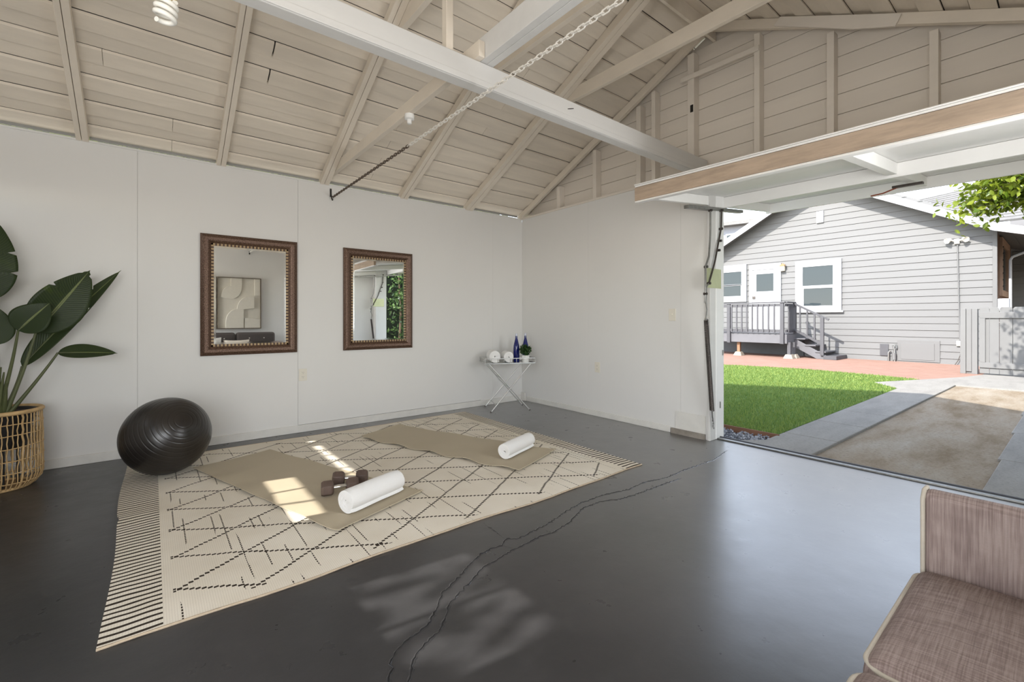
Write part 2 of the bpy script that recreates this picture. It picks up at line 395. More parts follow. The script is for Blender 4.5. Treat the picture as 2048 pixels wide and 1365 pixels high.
# ------------------------------------------------------------------ tilt-up garage door (open, overhead)
def mbmap(m, fn): m.v = [tuple(fn(*v)) for v in m.v]; return m
DX0, DX1, DXM, DY0, DY1 = -1.08, 1.36, .26, -2.655, -5.27
def door_map(x, y, w): return (x, y, 2.045 + .105*(x - DX0) - .013*(DY0 - y) + w)
gd = thing('garage_door', 'white one-piece garage door tilted up overhead with a tan inner edge', 'garage door')
def dpart(name, x0, x1, y0, y1, w0, w1, mat, bevel=.003, label=None):
    return mbmap(MB().box(x0, x1, y0, y1, w0, w1), door_map).obj(name, mat, gd, bevel=bevel, label=label)
M['tan'] = paint('worn_tan_wood', rgb(184,164,144), .6, .16, 9, .25, stretch=(2,.6,4), bscale=30, bdist=.002)
M['doorwhite'] = paint('door_white_paint', rgb(244,243,240), .45, .025, 4, .12, stretch=(1,.4,1))
dpart('door_skin', DX0, DX1, DY1, DY0, .105, .118, M['doorwhite'])
dpart('edge_rail', DX0-.002, DX0+.036, DY1, DY0, .0, .103, M['tan'], label='worn tan inner edge board')
dpart('edge_cap', DX0-.012, DX0+.05, DY1, DY0, .119, .127, M['doorwhite'])
dpart('edge_lip', DX0+.0, DX0+.075, DY1, DY0, -.014, -.001, M['doorwhite'])
dpart('cross_rail', DXM-.02, DXM+.02, DY1+.045, DY0-.045, .0, .103, M['doorwhite'])
dpart('outer_rail', DX1-.042, DX1, DY1, DY0, .0, .103, M['doorwhite'])
for y0, y1 in ((DY0-.042, DY0-.001), (-3.99, -3.93), (DY1+.001, DY1+.042)):
    dpart('stile', DX0+.038, DXM-.022, y0, y1, .02, .103, M['doorwhite']); dpart('stile', DXM+.022, DX1-.044, y0, y1, .02, .103, M['doorwhite'])
def side_hardware(ys, inward):
    """ys: plane of the jamb face; inward: +1 / -1 direction away from the jamb"""
    e = inward*.022
    def pt(px, py, k=1.0): p = on_y(px, py, -2.735); return (p.x, ys + e*k, p.z)
    L = lambda n, o: o
    mbmap(MB().box(-.42, .60, ys-.02, ys+.03, -.034, -.003), lambda x, y, w: (x, y, door_map(x, ys, w)[2])).obj('side_angle', M['steel'], gd, bevel=.003)
    a = on_y(1413, 536, -2.712); b = on_y(1441, 578, -2.712)
    MB().box(a.x, b.x, ys+inward*.001, ys+inward*.005, b.z, a.z).obj('hinge_plate', paint('plate_metal', rgb(196,200,160), .4, .08, 9, .1, metal=.35), gd)
    top1 = pt(1421, 421); top2 = pt(1443, 421)
    MB().tube([top1, pt(1420.5, 470), pt(1418, 512), pt(1411, 534), pt(1411, 590), pt(1410, 606)], .0085, 8).obj('lift_arm', M['steel'], gd, smooth=40)
    MB().tube([top2, pt(1442, 458), pt(1435, 495), pt(1430, 522), pt(1424, 545), pt(1418, 566)], .0085, 8).obj('lift_arm', M['darksteel'], gd, smooth=40)
    MB().tube([pt(1418, 566), pt(1413, 575), pt(1412, 605), pt(1414, 620), pt(1412, 640)], .007, 6).obj('spring_link', M['steel'], gd, smooth=40)
    for px, py in ((1421,421),(1443,421),(1442,458),(1440,482),(1437,501),(1412,534),(1418,567),(1411,588)):
        p = pt(px, py); MB().lathe([(.001,-.016),(.012,-.016),(.012,.016),(.001,.016)], 8, Matrix.Translation(p) @ Matrix.Rotation(math.pi/2, 4, 'X')).obj('bolt', M['darksteel'], gd)
    # coil spring: wire wound round its axis
    A = Vector(pt(1412, 640)); B = Vector(pt(1424, 822)); ax = (B-A); n = 1000
    u = ax.normalized().cross(Vector((0,1,0))).normalized(); w = ax.normalized().cross(u)
    path = [A + ax*(i/n) + (u*math.cos(i*math.pi/6) + w*math.sin(i*math.pi/6))*.017 for i in range(n+1)]
    MB().tube(path, .0046, 4, caps=False).obj('spring', M['darksteel'], gd, smooth=60)
    MB().tube([A + u*.02, A - ax.normalized()*.02, A - u*.02], .006, 6).obj('spring_hook', M['chrome'], gd, smooth=40)
    MB().tube([B, B + Vector((.006, 0, -.06)), B + Vector((.02, 0, -.10))], .006, 6).obj('spring_anchor', M['steel'], gd, smooth=40)
    for k in range(4):
        c = B + Vector((.012+.004*k, 0, -.08-.025*k)); MB().tube([c + Vector((.009*math.cos(t), (.006 if k % 2 else .0)*math.sin(t), .015*math.sin(t))) for t in np.linspace(0, 2*math.pi, 10)[:-1]], .003, 5, closed=True).obj('anchor_chain_link', M['steel'], gd)
side_hardware(JY-.003, -1)
side_hardware(JY2+.003, 1)
# latch in the middle of the door
p = door_map(.80, -3.97, 0)
dpart('latch_bar', .74, .80, -4.05, -3.86, -.02, .0, M['darksteel'])
MB().tube([(.77,-3.9,p[2]-.015),(.75,-3.8,p[2]-.05),(.75,-3.72,p[2]-.055)], .006, 6).obj('latch_handle', paint('rust', rgb(140,70,45), .6), gd, smooth=40)

# ------------------------------------------------------------------ wall mirrors
def m_mframe():
    t = NT('speckled_bronze'); co = t.coord('Object'); f = t.noise(co, 170, 3, .7); g = t.noise(co, 25, 3)
    c = t.ramp(f, [(.32, rgb(48,33,25)), (.5, rgb(92,68,54)), (.72, rgb(146,122,104))]); t.bump(f, .3, .002)
    return t.set(Base_Color=c, Metallic=.45, Roughness=t.math('MULTIPLY_ADD', g, .2, .28))
M['mframe'] = m_mframe(); M['gold'] = paint('gold_bead', rgb(168,144,108), .5, .1, 40, 0, metal=.3); M['bead_dark'] = paint('dark_bead', rgb(72,48,34), .5, .1)
def mirror(x0, x1, z0, z1, label):
    r = thing('wall_mirror', label, 'mirror', 'framed wall mirrors', ((x0+x1)/2, 0, z0))
    fw = .08
    prof = [(0, .004), (.0, .022), (.012, .034), (.03, .043), (.05, .040), (.066, .030), (fw, .018), (fw, .004)]   # inset from edge, depth from wall
    m = MB(); n = len(prof); vs = []
    for (i, d) in prof:
        vs += [(x0+i, -d, z0+i), (x1-i, -d, z0+i), (x1-i, -d, z1-i), (x0+i, -d, z1-i)]
    fs = [(a*4+k, a*4+(k+1) % 4, ((a+1) % n)*4+(k+1) % 4, ((a+1) % n)*4+k) for a in range(n) for k in range(4)]
    m.add(vs, fs); adopt(m.obj('frame', M['mframe'], None, smooth=25), r)
    # checker bead border
    iw = .020; gx0, gx1, gz0, gz1 = x0+fw, x1-fw, z0+fw, z1-fw
    m = MB(); m2 = MB()
    for (a, b, hor, c) in ((gx0, gx1, True, gz0), (gx0, gx1, True, gz1-iw), (gz0, gz1, False, gx0), (gz0, gz1, False, gx1-iw)):
        cnt = int((b-a)/.0145); st = (b-a)/cnt
        for k in range(cnt):
            mm = m if k % 2 else m2
            if hor: mm.box(a+k*st, a+(k+1)*st, -.020 if k % 2 else -.017, -.004, c, c+iw)
            else: mm.box(c, c+iw, -.020 if k % 2 else -.017, -.004, a+k*st, a+(k+1)*st)
    adopt(m.obj('gold_beads', M['gold'], None, label='gold squares of the inner border'), r); adopt(m2.obj('dark_beads', M['bead_dark']), r)
    h = [gx0+iw, gx1-iw, gz0+iw, gz1-iw]; bv = .016
    adopt(MB().add([(h[0]+bv,-.0125,h[2]+bv),(h[1]-bv,-.0125,h[2]+bv),(h[1]-bv,-.0125,h[3]-bv),(h[0]+bv,-.0125,h[3]-bv)], [(0,1,2,3)]).obj('mirror_glass', M['mirror'], label='mirror glass'), r)
    o = [(h[0],h[2]),(h[1],h[2]),(h[1],h[3]),(h[0],h[3])]; q = [(h[0]+bv,h[2]+bv),(h[1]-bv,h[2]+bv),(h[1]-bv,h[3]-bv),(h[0]+bv,h[3]-bv)]
    adopt(MB().add([(a,-.0123,b) for a, b in o] + [(a,-.0125,b) for a, b in q], [(k, (k+1) % 4, 4+(k+1) % 4, 4+k) for k in range(4)]).obj('bevelled_edge', M['bevel_glass']), r)
    adopt(MB().box(x0+.005, x1-.005, -.004, -.0005, z0+.005, z1-.005).obj('backing', M['bead_dark']), r)
mirror(-3.690, -2.905, .798, 1.879, 'bronze framed wall mirror nearer the exercise ball, reflecting wall art')
mirror(-2.455, -1.672, .794, 1.874, 'bronze framed wall mirror between the outlet and corner table, reflecting greenery')

# ------------------------------------------------------------------ electrical plates
def plate(name, label, cat, c, normal, kind):
    r = thing(name, label, cat, None, c); c = Vector(c)
    ax = 'y' if abs(normal[1]) else 'x'
    def bx(u0, u1, d0, d1, v0, v1):
        return MB().box(c.x+u0, c.x+u1, -d1, -d0, c.z+v0, c.z+v1) if ax == 'y' else MB().box(-d1, -d0, c.y+u0, c.y+u1, c.z+v0, c.z+v1)
    adopt(bx(-.038, .038, .0002, .006, -.06, .06).obj('cover_plate', M['whiteplastic'], bevel=.002), r)
    if kind == 'outlet':
        for s in (-.021, .021):
            f = adopt(bx(-.016, .016, .006, .0085, s-.015, s+.015).obj('socket_face', M['whiteplastic'], bevel=.003), r)
            for u in (-.006, .006): bx(u-.001, u+.001, .0085, .0088, s-.001, s+.007).obj('slot', M['black'], f)
            bx(-.002, .002, .0085, .0088, s-.011, s-.007).obj('slot', M['black'], f)
    else:
        adopt(bx(-.007, .007, .006, .0075, -.014, .014).obj('switch_opening', M['whiteplastic']), r)
        adopt(bx(-.004, .004, .0075, .018, .0, .012).obj('toggle', M['whiteplastic'], bevel=.002), r)
plate('wall_outlet', 'ivory electrical outlet on the wall between the two mirrors', 'outlet', (-2.848, 0, .569), (0,-1,0), 'outlet')
p = on_x(1195, 735, 0); plate('wall_outlet', 'small ivory outlet low on the wall near the tray table', 'outlet', (0, p.y, p.z), (-1,0,0), 'outlet')
p = on_x(1345, 630, 0); plate('light_switch', 'ivory light switch on the wall beside the garage door', 'light switch', (0, p.y, p.z), (-1,0,0), 'switch')

# ------------------------------------------------------------------ wall chain with hook
ch = thing('hanging_chain', 'long steel chain strung across the room under the beam', 'chain', None, (-2.575, 0, 2.38))
A = Vector((-2.570, -.03, 2.378)); B = Vector((-2.52, -W+.03, 2.44)); Lk = .034
n = int((B-A).length/Lk)
def link_mesh(mat):
    m = MB(); pts = []
    for t in np.linspace(0, 2*math.pi, 17)[:-1]:
        pts.append((.0095*math.cos(t), 0, (.0125 if math.sin(t) >= 0 else -.0125) + .0095*math.sin(t)))
    return m.tube(pts, .0033, 5, closed=True).mesh('link', 60)
ml = link_mesh(0); ml.materials.append(M['chainsteel']); ml2 = ml.copy(); ml2.materials.clear(); ml2.materials.append(M['chainwhite'])
q0 = (B-A).to_track_quat('Z', 'X')
for i in range(n+1):
    t = i/n; p = A.lerp(B, t) + Vector((0, 0, -.035*4*t*(1-t) + .03*4*t*(1-t)*1.0))
    o = link('chain_link', ml2 if p.y < -1.75 else ml, None, ch); o.matrix_parent_inverse = Matrix.Translation(-Vector(ch.location))
    o.location = p; o.rotation_mode = 'QUATERNION'; o.rotation_quaternion = q0 @ Quaternion((0,0,1), math.pi/2*(i % 2) + .3)
hk = thing('wall_hook', 'black iron hook below the eave holding the chain', 'hook', None, (-2.58, 0, 2.36))
adopt(MB().box(-2.588, -2.572, -.008, -.0002, 2.385, 2.47).obj('hook_plate', M['black']), hk)
adopt(MB().tube([(-2.58,-.006,2.44),(-2.58,-.02,2.40),(-2.578,-.028,2.365),(-2.575,-.04,2.345),(-2.573,-.05,2.35)], .006, 8).obj('hook_arm', M['black'], smooth=50), hk)
hk2 = thing('wall_hook', 'black iron hook seen in the mirror high on the sofa wall', 'hook', None, (-2.52, -W, 2.42))
adopt(MB().box(-2.53, -2.51, -W+.0002, -W+.008, 2.40, 2.46).obj('hook_plate', M['black']), hk2)
adopt(MB().tube([(-2.52,-W+.006,2.44),(-2.52,-W+.03,2.44),(-2.52,-W+.035,2.42)], .006, 8).obj('hook_arm', M['black'], smooth=50), hk2)

# ------------------------------------------------------------------ ceiling bulb and empty lamp holder
p = on_y(335, 24, -2.64); bx, by = p.x, -2.64
cf = thing('ceiling_bulb', 'white spiral compact fluorescent bulb hanging from the beam', 'light bulb', None, (bx, by, 2.45))
T = Matrix.Translation((bx, by, 0))
adopt(MB().lathe([(.001,2.4495),(.055,2.4495),(.055,2.435),(.03,2.42),(.026,2.385),(.001,2.385)], 24, T).obj('lamp_holder', M['porcelain'], smooth=40), cf)
adopt(MB().lathe([(.001,2.386),(.024,2.386),(.031,2.375),(.031,2.352),(.024,2.345),(.001,2.345)], 24, T).obj('ballast', paint('aged_plastic', rgb(228,205,150), .4, .04, bump=0), smooth=40), cf)
tl = Matrix.Translation((bx,by,2.346)) @ Matrix.Rotation(.18, 4, Vector((.7,.5,0)))
sp = [tl @ Vector(((.024+.006*min(1,t))*math.cos(t*2*math.pi), (.024+.006*min(1,t))*math.sin(t*2*math.pi), -.006-.0235*t)) for t in np.linspace(0, 3.4, 80)]
adopt(MB().tube(sp, .0095, 8).obj('spiral_tube', paint('fluorescent_glass', rgb(246,244,236), .25, .01, bump=0), smooth=60), cf)
lh = thing('lamp_holder', 'empty white porcelain lamp holder under the ceiling joist', 'lamp holder', None, (-2.575, -1.81, 2.59))
T = Matrix.Translation((-2.575,-1.81,0))
adopt(MB().lathe([(.001,2.594),(.034,2.594),(.036,2.58),(.034,2.562),(.018,2.556),(.001,2.556)], 20, T).obj('holder_base', M['porcelain'], smooth=40), lh)
adopt(MB().lathe([(.001,2.556),(.017,2.556),(.016,2.53),(.012,2.527),(.001,2.527)], 16, T).obj('socket', M['porcelain'], smooth=40), lh)

# ------------------------------------------------------------------ rug
def m_rug():
    t = NT('woven_rug'); co = t.coord('Object'); sp = t.n('ShaderNodeSeparateXYZ'); t.l(co, sp.inputs[0]); x, y = sp.outputs[0], sp.outputs[1]
    wob = t.math('MULTIPLY', t.math('SUBTRACT', t.noise(co, 3.2, 2), .5), .05)
    X = t.math('SNAP', x, .020); Y = t.math('ADD', y, wob)
    def line(e, per, w):
        f = t.math('ABSOLUTE', t.math('SUBTRACT', t.math('FRACT', t.math('ADD', t.math('DIVIDE', e, per), 50.5)), .5)); return t.math('LESS_THAN', f, w/per/2)
    k = t.math('MULTIPLY', t.math('ADD', X, 3.945), .62)
    yy = t.math('ADD', Y, 2.48)
    la = line(t.math('ADD', yy, k), .329, .0135); lb = line(t.math('SUBTRACT', yy, k), .329, .0135)
    dia = t.math('MAXIMUM', la, lb)
    inside = t.math('MULTIPLY', t.math('MULTIPLY', t.math('GREATER_THAN', x, -3.95), t.math('LESS_THAN', x, -1.31)), t.math('MULTIPLY', t.math('GREATER_THAN', y, -2.665), t.math('LESS_THAN', y, -.325)))
    dia = t.math('MULTIPLY', dia, inside)
    band = t.math('MAXIMUM', t.math('LESS_THAN', x, -3.985), t.math('GREATER_THAN', x, -1.25))
    st = t.math('MULTIPLY', line(t.math('ADD', y, t.math('MULTIPLY', wob, 1.0)), .0375, .0135), band)
    # thin broken dashes running across the rug
    cell = t.math('FLOOR', t.math('DIVIDE', x, .042)); wn = t.n('ShaderNodeTexWhiteNoise', noise_dimensions='1D'); t.l(cell, wn.inputs['W'])
    on = t.math('GREATER_THAN', wn.outputs[0], .35)
    thin = t.math('LESS_THAN', t.math('ABSOLUTE', t.math('SUBTRACT', t.math('FRACT', t.math('DIVIDE', x, .042)), .5)), .07)
    mp = t.mapping(co, (24, 2.6, 1)); seg = t.math('GREATER_THAN', t.noise(mp, 1.0, 1), .53)
    dash = t.math('GREATER_THAN', t.math('FRACT', t.math('DIVIDE', y, .021)), .3)
    ds = t.math('MULTIPLY', t.math('MULTIPLY', on, thin), t.math('MULTIPLY', seg, dash))
    ds = t.math('MULTIPLY', ds, t.math('SUBTRACT', 1.0, band))
    brk = t.math('GREATER_THAN', t.math('FRACT', t.math('DIVIDE', x, .020)), .14)
    dark = t.math('MAXIMUM', t.math('MAXIMUM', t.math('MULTIPLY', dia, brk), st), ds)
    weave = t.n('ShaderNodeTexChecker'); t.l(t.mapping(co, (1,1,1), (0,0,.78)), weave.inputs[0]); weave.inputs['Scale'].default_value = 170
    n1 = t.noise(co, 2.5, 3); base = t.ramp(n1, [(.3, rgb(222,213,196)), (.7, rgb(236,229,215))])
    base = t.mix(t.math('MULTIPLY', weave.outputs[1], .16), base, rgb(140,126,106))
    col = t.mix(dark, base, rgb(58,50,42))
    t.bump(t.math('ADD', t.math('MULTIPLY', weave.outputs[1], .5), t.math('MULTIPLY', t.noise(co, 90, 2), .5)), .5, .004)
    return t.set(Base_Color=col, Roughness=.9, Specular_IOR_Level=.15)
# slightly rippled cloth with real thickness
nx, ny = 90, 70; x0, x1, y0, y1 = -4.165, -1.078, -2.722, -.236
vs = []; fs = []
def edge_w(x, y):
    e = .012*math.sin(x*4.1+.6) + .006*math.sin(x*9.3); return e
for lay in (0, 1):
    for j in range(ny+1):
        for i in range(nx+1):
            u, v = i/nx, j/ny; x = x0 + (x1-x0)*u; y = y0 + (y1-y0)*v
            y += edge_w(x, y)*(1-v)**2*.8 + .012*math.sin(x*3.1)*v**4
            kink = math.exp(-((y+1.47)/.05)**2)*.010*(1-u)**30; x += kink + .018*math.sin(math.pi*v)*(1-u)**25 * math.sin(y*2.2+.4)
            edge = min(u, 1-u, v, 1-v); rp = .0022 + .0022*math.sin(x*7.3+y*2.1)*math.sin(y*5.7+1)
            z = .0006 if lay == 0 else .0065 + max(0, rp)*min(1, edge*14)
            if lay == 1: z += .006*(math.exp(-((y+1.47)/.07)**2))*max(0, 1-u*8)
            vs.append((x, y, z))
N = (nx+1)*(ny+1)
for j in range(ny):
    for i in range(nx):
        a = j*(nx+1)+i; fs.append((a+N, a+1+N, a+nx+2+N, a+nx+1+N)); fs.append((a, a+nx+1, a+nx+2, a+1))
rim = [i for i in range(nx+1)] + [j*(nx+1)+nx for j in range(1, ny+1)] + [ny*(nx+1)+i for i in range(nx-1, -1, -1)] + [j*(nx+1) for j in range(ny-1, 0, -1)]
for a, b in zip(rim, rim[1:]+rim[:1]): fs.append((a, b, b+N, a+N))
rug = thing('area_rug', 'large cream woven rug with dark diamond lines on the charcoal floor', 'rug')
MB().add(vs, fs).obj('rug_cloth', m_rug(), rug, smooth=50)
# bound long edge
pth = [Vector(vs[i]) + Vector((0, -.004, .004)) for i in range(0, nx+1)]
MB().tube(pth, .005, 6).obj('edge_binding', paint('rug_binding', rgb(188,170,146), .9, .1, 60, .4), rug, smooth=60)
pth = [Vector(vs[ny*(nx+1)+i]) + Vector((0, .004, .004)) for i in range(0, nx+1)]
MB().tube(pth, .005, 6).obj('edge_binding', paint('rug_binding_far', rgb(188,170,146), .9, .1, 60, .4), rug, smooth=60)

# ------------------------------------------------------------------ yoga mats
M['mat'] = paint('mat_foam', rgb(182,170,147), .75, .025, 3, .25, bscale=220, bdist=.001)
def yoga_mat(corners, label, seed, lift):
    A, B, Cc, D = [Vector((x, y, 0)) for x, y in corners]; rs = random.Random(seed); n1, n2 = 60, 14; vs = []; fs = []
    ph = rs.uniform(0, 6)
    for lay in (0, 1):
        for i in range(n1+1):
            for j in range(n2+1):
                u, v = i/n1, j/n2; p = A.lerp(B, u).lerp(D.lerp(Cc, u), v)
                w = abs(math.sin(u*math.pi*4.6+ph))**2*.014*v**3 + abs(math.sin(u*math.pi*3.3+ph))**2*.007*(1-v)**4
                w += .016*max(0, (.05-u)/.05)**2*lift
                if u > .97: w += .008*((u-.97)/.03)
                z = .0135 + w + (.0055 if lay else 0); q = D - A
                p = p + q.normalized()*(.010*math.sin(u*math.pi*9+ph)*v**4); vs.append((p.x, p.y, z))
    N = (n1+1)*(n2+1)
    for i in range(n1):
        for j in range(n2):
            a = i*(n2+1)+j; fs.append((a+N, a+n2+1+N, a+n2+2+N, a+1+N)); fs.append((a, a+1, a+n2+2, a+n2+1))
    rim = [i*(n2+1) for i in range(n1+1)] + [n1*(n2+1)+j for j in range(1, n2+1)] + [i*(n2+1)+n2 for i in range(n1-1, -1, -1)] + [j for j in range(n2-1, 0, -1)]
    for a, b in zip(rim, rim[1:]+rim[:1]): fs.append((a, b, b+N, a+N))
    tag(MB().add(vs, fs).obj('yoga_mat', M['mat'], None, smooth=50), label, 'yoga mat', 'tan yoga mats on the rug')
yoga_mat([(-3.243,-.557),(-2.669,-2.19),(-3.270,-2.400),(-3.776,-.735)], 'tan yoga mat nearer the exercise ball, holding the dumbbells', 3, 0)
yoga_mat([(-2.011,-.426),(-1.365,-2.07),(-1.938,-2.280),(-2.502,-.65)], 'tan yoga mat nearer the tray table, holding one rolled towel', 5, 1)

# ------------------------------------------------------------------ rolled towels
def m_towel():
    t = NT('white_terry'); co = t.coord('Object'); t.bump(t.noise(co, 260, 3), .7, .004)
    return t.set(Base_Color=rgb(240,239,237), Roughness=.95, Specular_IOR_Level=.1, Sheen_Weight=.3)
M['towel'] = m_towel()
def towel(a, b, r, label, turns=3.2, seed=0, zc=None, group='rolled white towels'):
    """roll lying from a to b (floor points), radius r"""
    A = Vector((a[0], a[1], zc + r)); B = Vector((b[0], b[1], zc + r)); ax = (B-A).normalized(); side = ax.cross(Vector((0,0,1))).normalized(); up = Vector((0,0,1))
    L = (B-A).length; n = 150; th = r/(turns+.35)*.96; rs = random.Random(seed); nl = 12
    roots = []
    for i in range(n+1):
        f = i/n; ang = f*turns*2*math.pi; rad = .25*th + (r-th*.5-.25*th)*f; roots.append((ang - turns*2*math.pi - .9, rad, f))
    vs = []; fs = []
    for k in range(nl+1):
        l = k/nl; e = .0
        for s in (-1, 1):
            for ang, rad, f in roots:
                rr = rad + s*th*.5*(.97); tele = (1-f)*.006*(1 if l > .5 else -1)*(-1) + .004*math.sin(f*19+seed)
                pos = l*L + (tele if k in (0, nl) else 0)
                shr = 1 - (.05*max(0, abs(l-.5)-.42)/.08) + .012*math.sin(l*9+ang+seed)
                v = A + ax*pos + (side*math.cos(ang) + up*math.sin(ang))*rr*shr
                if v.z < zc + .0015: v.z = zc + .0015
                vs.append(v)
    m2 = n+1; R = 2*m2
    for k in range(nl):
        for i in range(n):
            o = k*R
            fs.append((o+m2+i, o+m2+i+1, o+R+m2+i+1, o+R+m2+i)); fs.append((o+i, o+R+i, o+R+i+1, o+i+1))
        o = k*R
        fs.append((o+n, o+m2+n, o+R+m2+n, o+R+n)); fs.append((o, o+R, o+R+m2, o+m2))
    for o, flip in ((0, 0), (nl*R, 1)):
        for i in range(n):
            q = (o+i, o+i+1, o+m2+i+1, o+m2+i); fs.append(q if flip else q[::-1])
    ob = MB().add(vs, fs).obj('rolled_towel', M['towel'], None, smooth=60)
    tag(ob, label, 'towel', group); return ob
towel((-3.165,-2.225), (-2.785,-2.085), .074, 'thick white rolled towel on the mat beside the dumbbells', 3.3, 1, .0205)
towel((-1.865,-2.005), (-1.475,-1.865), .068, 'white rolled towel lying alone on the mat nearer the tray table', 3.0, 2, .0205)

# ------------------------------------------------------------------ dumbbells
M['iron'] = paint('dark_rubber', rgb(92,76,68), .5, .2, 14, .3, bscale=80, bdist=.002); M['dumb_face'] = paint('dark_rubber_face', rgb(58,50,46), .55, .15, 20, .2)
def dumbbell(c, rot, label, tilt=0):
    r = thing('dumbbell', label, 'dumbbell', 'hex dumbbells on the mat', c); Rm = Matrix.Translation(c) @ Matrix.Rotation(rot, 4, 'Z')
    hr = .043
    for s in (-1, 1):
        m = MB(); prof = [(.6, .036), (.86, .040), (1.0, .052), (1.0, .096), (.84, .110), (.55, .110), (.5,.103)]
        vs = []; fs = []
        for rr, xx in prof:
            for k in range(6): a = math.pi/6 + k*math.pi/3; vs.append(Rm @ Vector((s*xx, hr*rr/math.cos(math.pi/6)*math.cos(a), .0 + hr + hr*rr/math.cos(math.pi/6)*math.sin(a))))
        for i in range(len(prof)-1):
            for k in range(6): fs.append((i*6+k, i*6+(k+1) % 6, (i+1)*6+(k+1) % 6, (i+1)*6+k))
        fs += [tuple(range(6)), tuple((len(prof)-1)*6+k for k in range(6))]
        adopt(m.add(vs, fs).obj('hex_head', M['iron'], bevel=.0025), r)
    p = [Rm @ Vector((x, 0, hr)) for x in np.linspace(-.040, .040, 9)]
    adopt(MB().tube(p, [.012,.0125,.0135,.0145,.015,.0145,.0135,.0125,.012], 14).obj('handle', M['chrome'], smooth=50), r)
dumbbell((-3.09,-1.89,.0205), math.radians(-14), 'hex dumbbell with chrome handle on the mat, nearer the camera')
dumbbell((-2.985,-1.775,.0205), math.radians(-26), 'hex dumbbell half hidden behind the rolled towel and the other dumbbell')

# ------------------------------------------------------------------ exercise ball
br = .272; bc = Vector((-3.935,-.695, br+.009))
prof = []
N = 260
for i in range(N+1):
    a = math.pi*i/N; g = .0022*math.exp(-((((a*br) % .034)-.017)/.0018)**2) if .10 < a < 3.04 else 0
    prof.append((max(.0005, (br-g)*math.sin(a)), -(br-g)*math.cos(a)))
axis = (on_y(371, 838, -.93) - bc).normalized()
Rb = Matrix.Translation(bc) @ axis.to_track_quat('Z', 'Y').to_matrix().to_4x4()
bm_ = paint('ball_rubber', rgb(36,32,29), .3, .1, 5, .06, bscale=300, bdist=.0005, spec=.6)
ball = thing('exercise_ball', 'large glossy black ribbed exercise ball on the rug corner', 'exercise ball', None, (bc.x, bc.y, .009))
adopt(MB().lathe(prof, 72, Rb).obj('ball_skin', bm_, smooth=80), ball)
adopt(MB().lathe([(.001,br-.002),(.012,br-.002),(.012,br+.001),(.001,br+.001)], 16, Rb).obj('air_plug', bm_, smooth=40), ball)

# ------------------------------------------------------------------ folding tray table in the corner
tt = thing('tray_table', 'silver folding tray table with crossed legs in the room corner', 'table', None, (-.55,-.36,0))
ta = math.radians(-24.5); Tt = Matrix.Translation((-.545,-.36,0)) @ Matrix.Rotation(ta, 4, 'Z')
TW, TD, TZ = .315, .165, .575
def tpt(u, v, z): return Tt @ Vector((u, v, z))
def tbar(u0, v0, z0, u1, v1, z1, r=.0075, name='leg'):
    return adopt(MB().tube([tpt(u0,v0,z0), tpt(u1,v1,z1)], r, 8).obj(name, M['silver'], smooth=50), tt)
for v in (-.185, .185):
    tbar(-.243, v, .004, .255, v*.86, TZ-.004); tbar(.243, v*.92, .004, -.255, v*.80, TZ-.004)
for u, v, z in ((-.175,.185,.08),(.175,.17,.08),(-.10,.165,.40)): tbar(u, -v, z, u, v, z, .006, 'crossbar')
tbar(0, -.19, .285, 0, .19, .285, .005, 'pivot_rod')
for u in (-.255,.255): tbar(u, -.16, TZ-.006, u, .16, TZ-.006, .006, 'support_rail')
for u, v in ((-.243,-.185),(-.243,.185),(.243,-.17),(.243,.17)):
    adopt(MB().lathe([(.001,0),(.009,0),(.009,.012),(.001,.012)], 10, Matrix.Translation(tpt(u,v,0))).obj('foot_cap', M['darksteel']), tt)
def tbox(u0, u1, v0, v1, z0, z1): return mbmap(MB().box(u0, u1, v0, v1, z0, z1), lambda x, y, z: tuple(tpt(x, y, z)))
glass = NT('tray_glass').set(Base_Color=(.72,.76,.74,1), Roughness=.05, Metallic=.6)
tray = tbox(-TW, TW, -TD, TD, TZ, TZ+.007).obj('tray_base', glass); adopt(tray, tt)
m = MB()
for z in (TZ+.010, TZ+.068):
    for a, b in (((-TW,-TD),(TW,-TD)), ((TW,-TD),(TW,TD)), ((TW,TD),(-TW,TD)), ((-TW,TD),(-TW,-TD))):
        m.bar(tpt(*a,z), tpt(*b,z), .009, .007)
adopt(m.obj('tray_rail', M['silver']), tt)
for k in range(9):
    u = -TW + 2*TW*k/8; w_ = .005 if 0 < k < 8 else .010
    for v in (-TD, TD): adopt(MB().bar(tpt(u,v,TZ+.01), tpt(u,v,TZ+.068), w_, w_, (1,0,0)).obj('tray_slat', M['silver']), tt)
for k in range(1, 4):
    v = -TD + 2*TD*k/4
    for u in (-TW, TW): adopt(MB().bar(tpt(u,v,TZ+.01), tpt(u,v,TZ+.068), .005, .005, (1,0,0)).obj('tray_slat', M['silver']), tt)
zt = TZ + .0072
a = tpt(-.175,-.115,0); b = tpt(-.165,.13,0); towel((a.x,a.y), (b.x,b.y), .084, 'white rolled towel at the left end of the tray', 3.2, 4, zt, 'rolled towels on the tray')
a = tpt(.0,-.105,0); b = tpt(.005,.13,0); towel((a.x,a.y), (b.x,b.y), .076, 'white rolled towel next to the blue bottles', 3.0, 6, zt, 'rolled towels on the tray')
M['blue'] = NT('cobalt_glass').set(Base_Color=rgb(18,30,112), Roughness=.06, Specular_IOR_Level=.8, Transmission_Weight=.25, IOR=1.45)
M['foil'] = paint('clear_cap', rgb(196,200,214), .3, .05, bump=0)
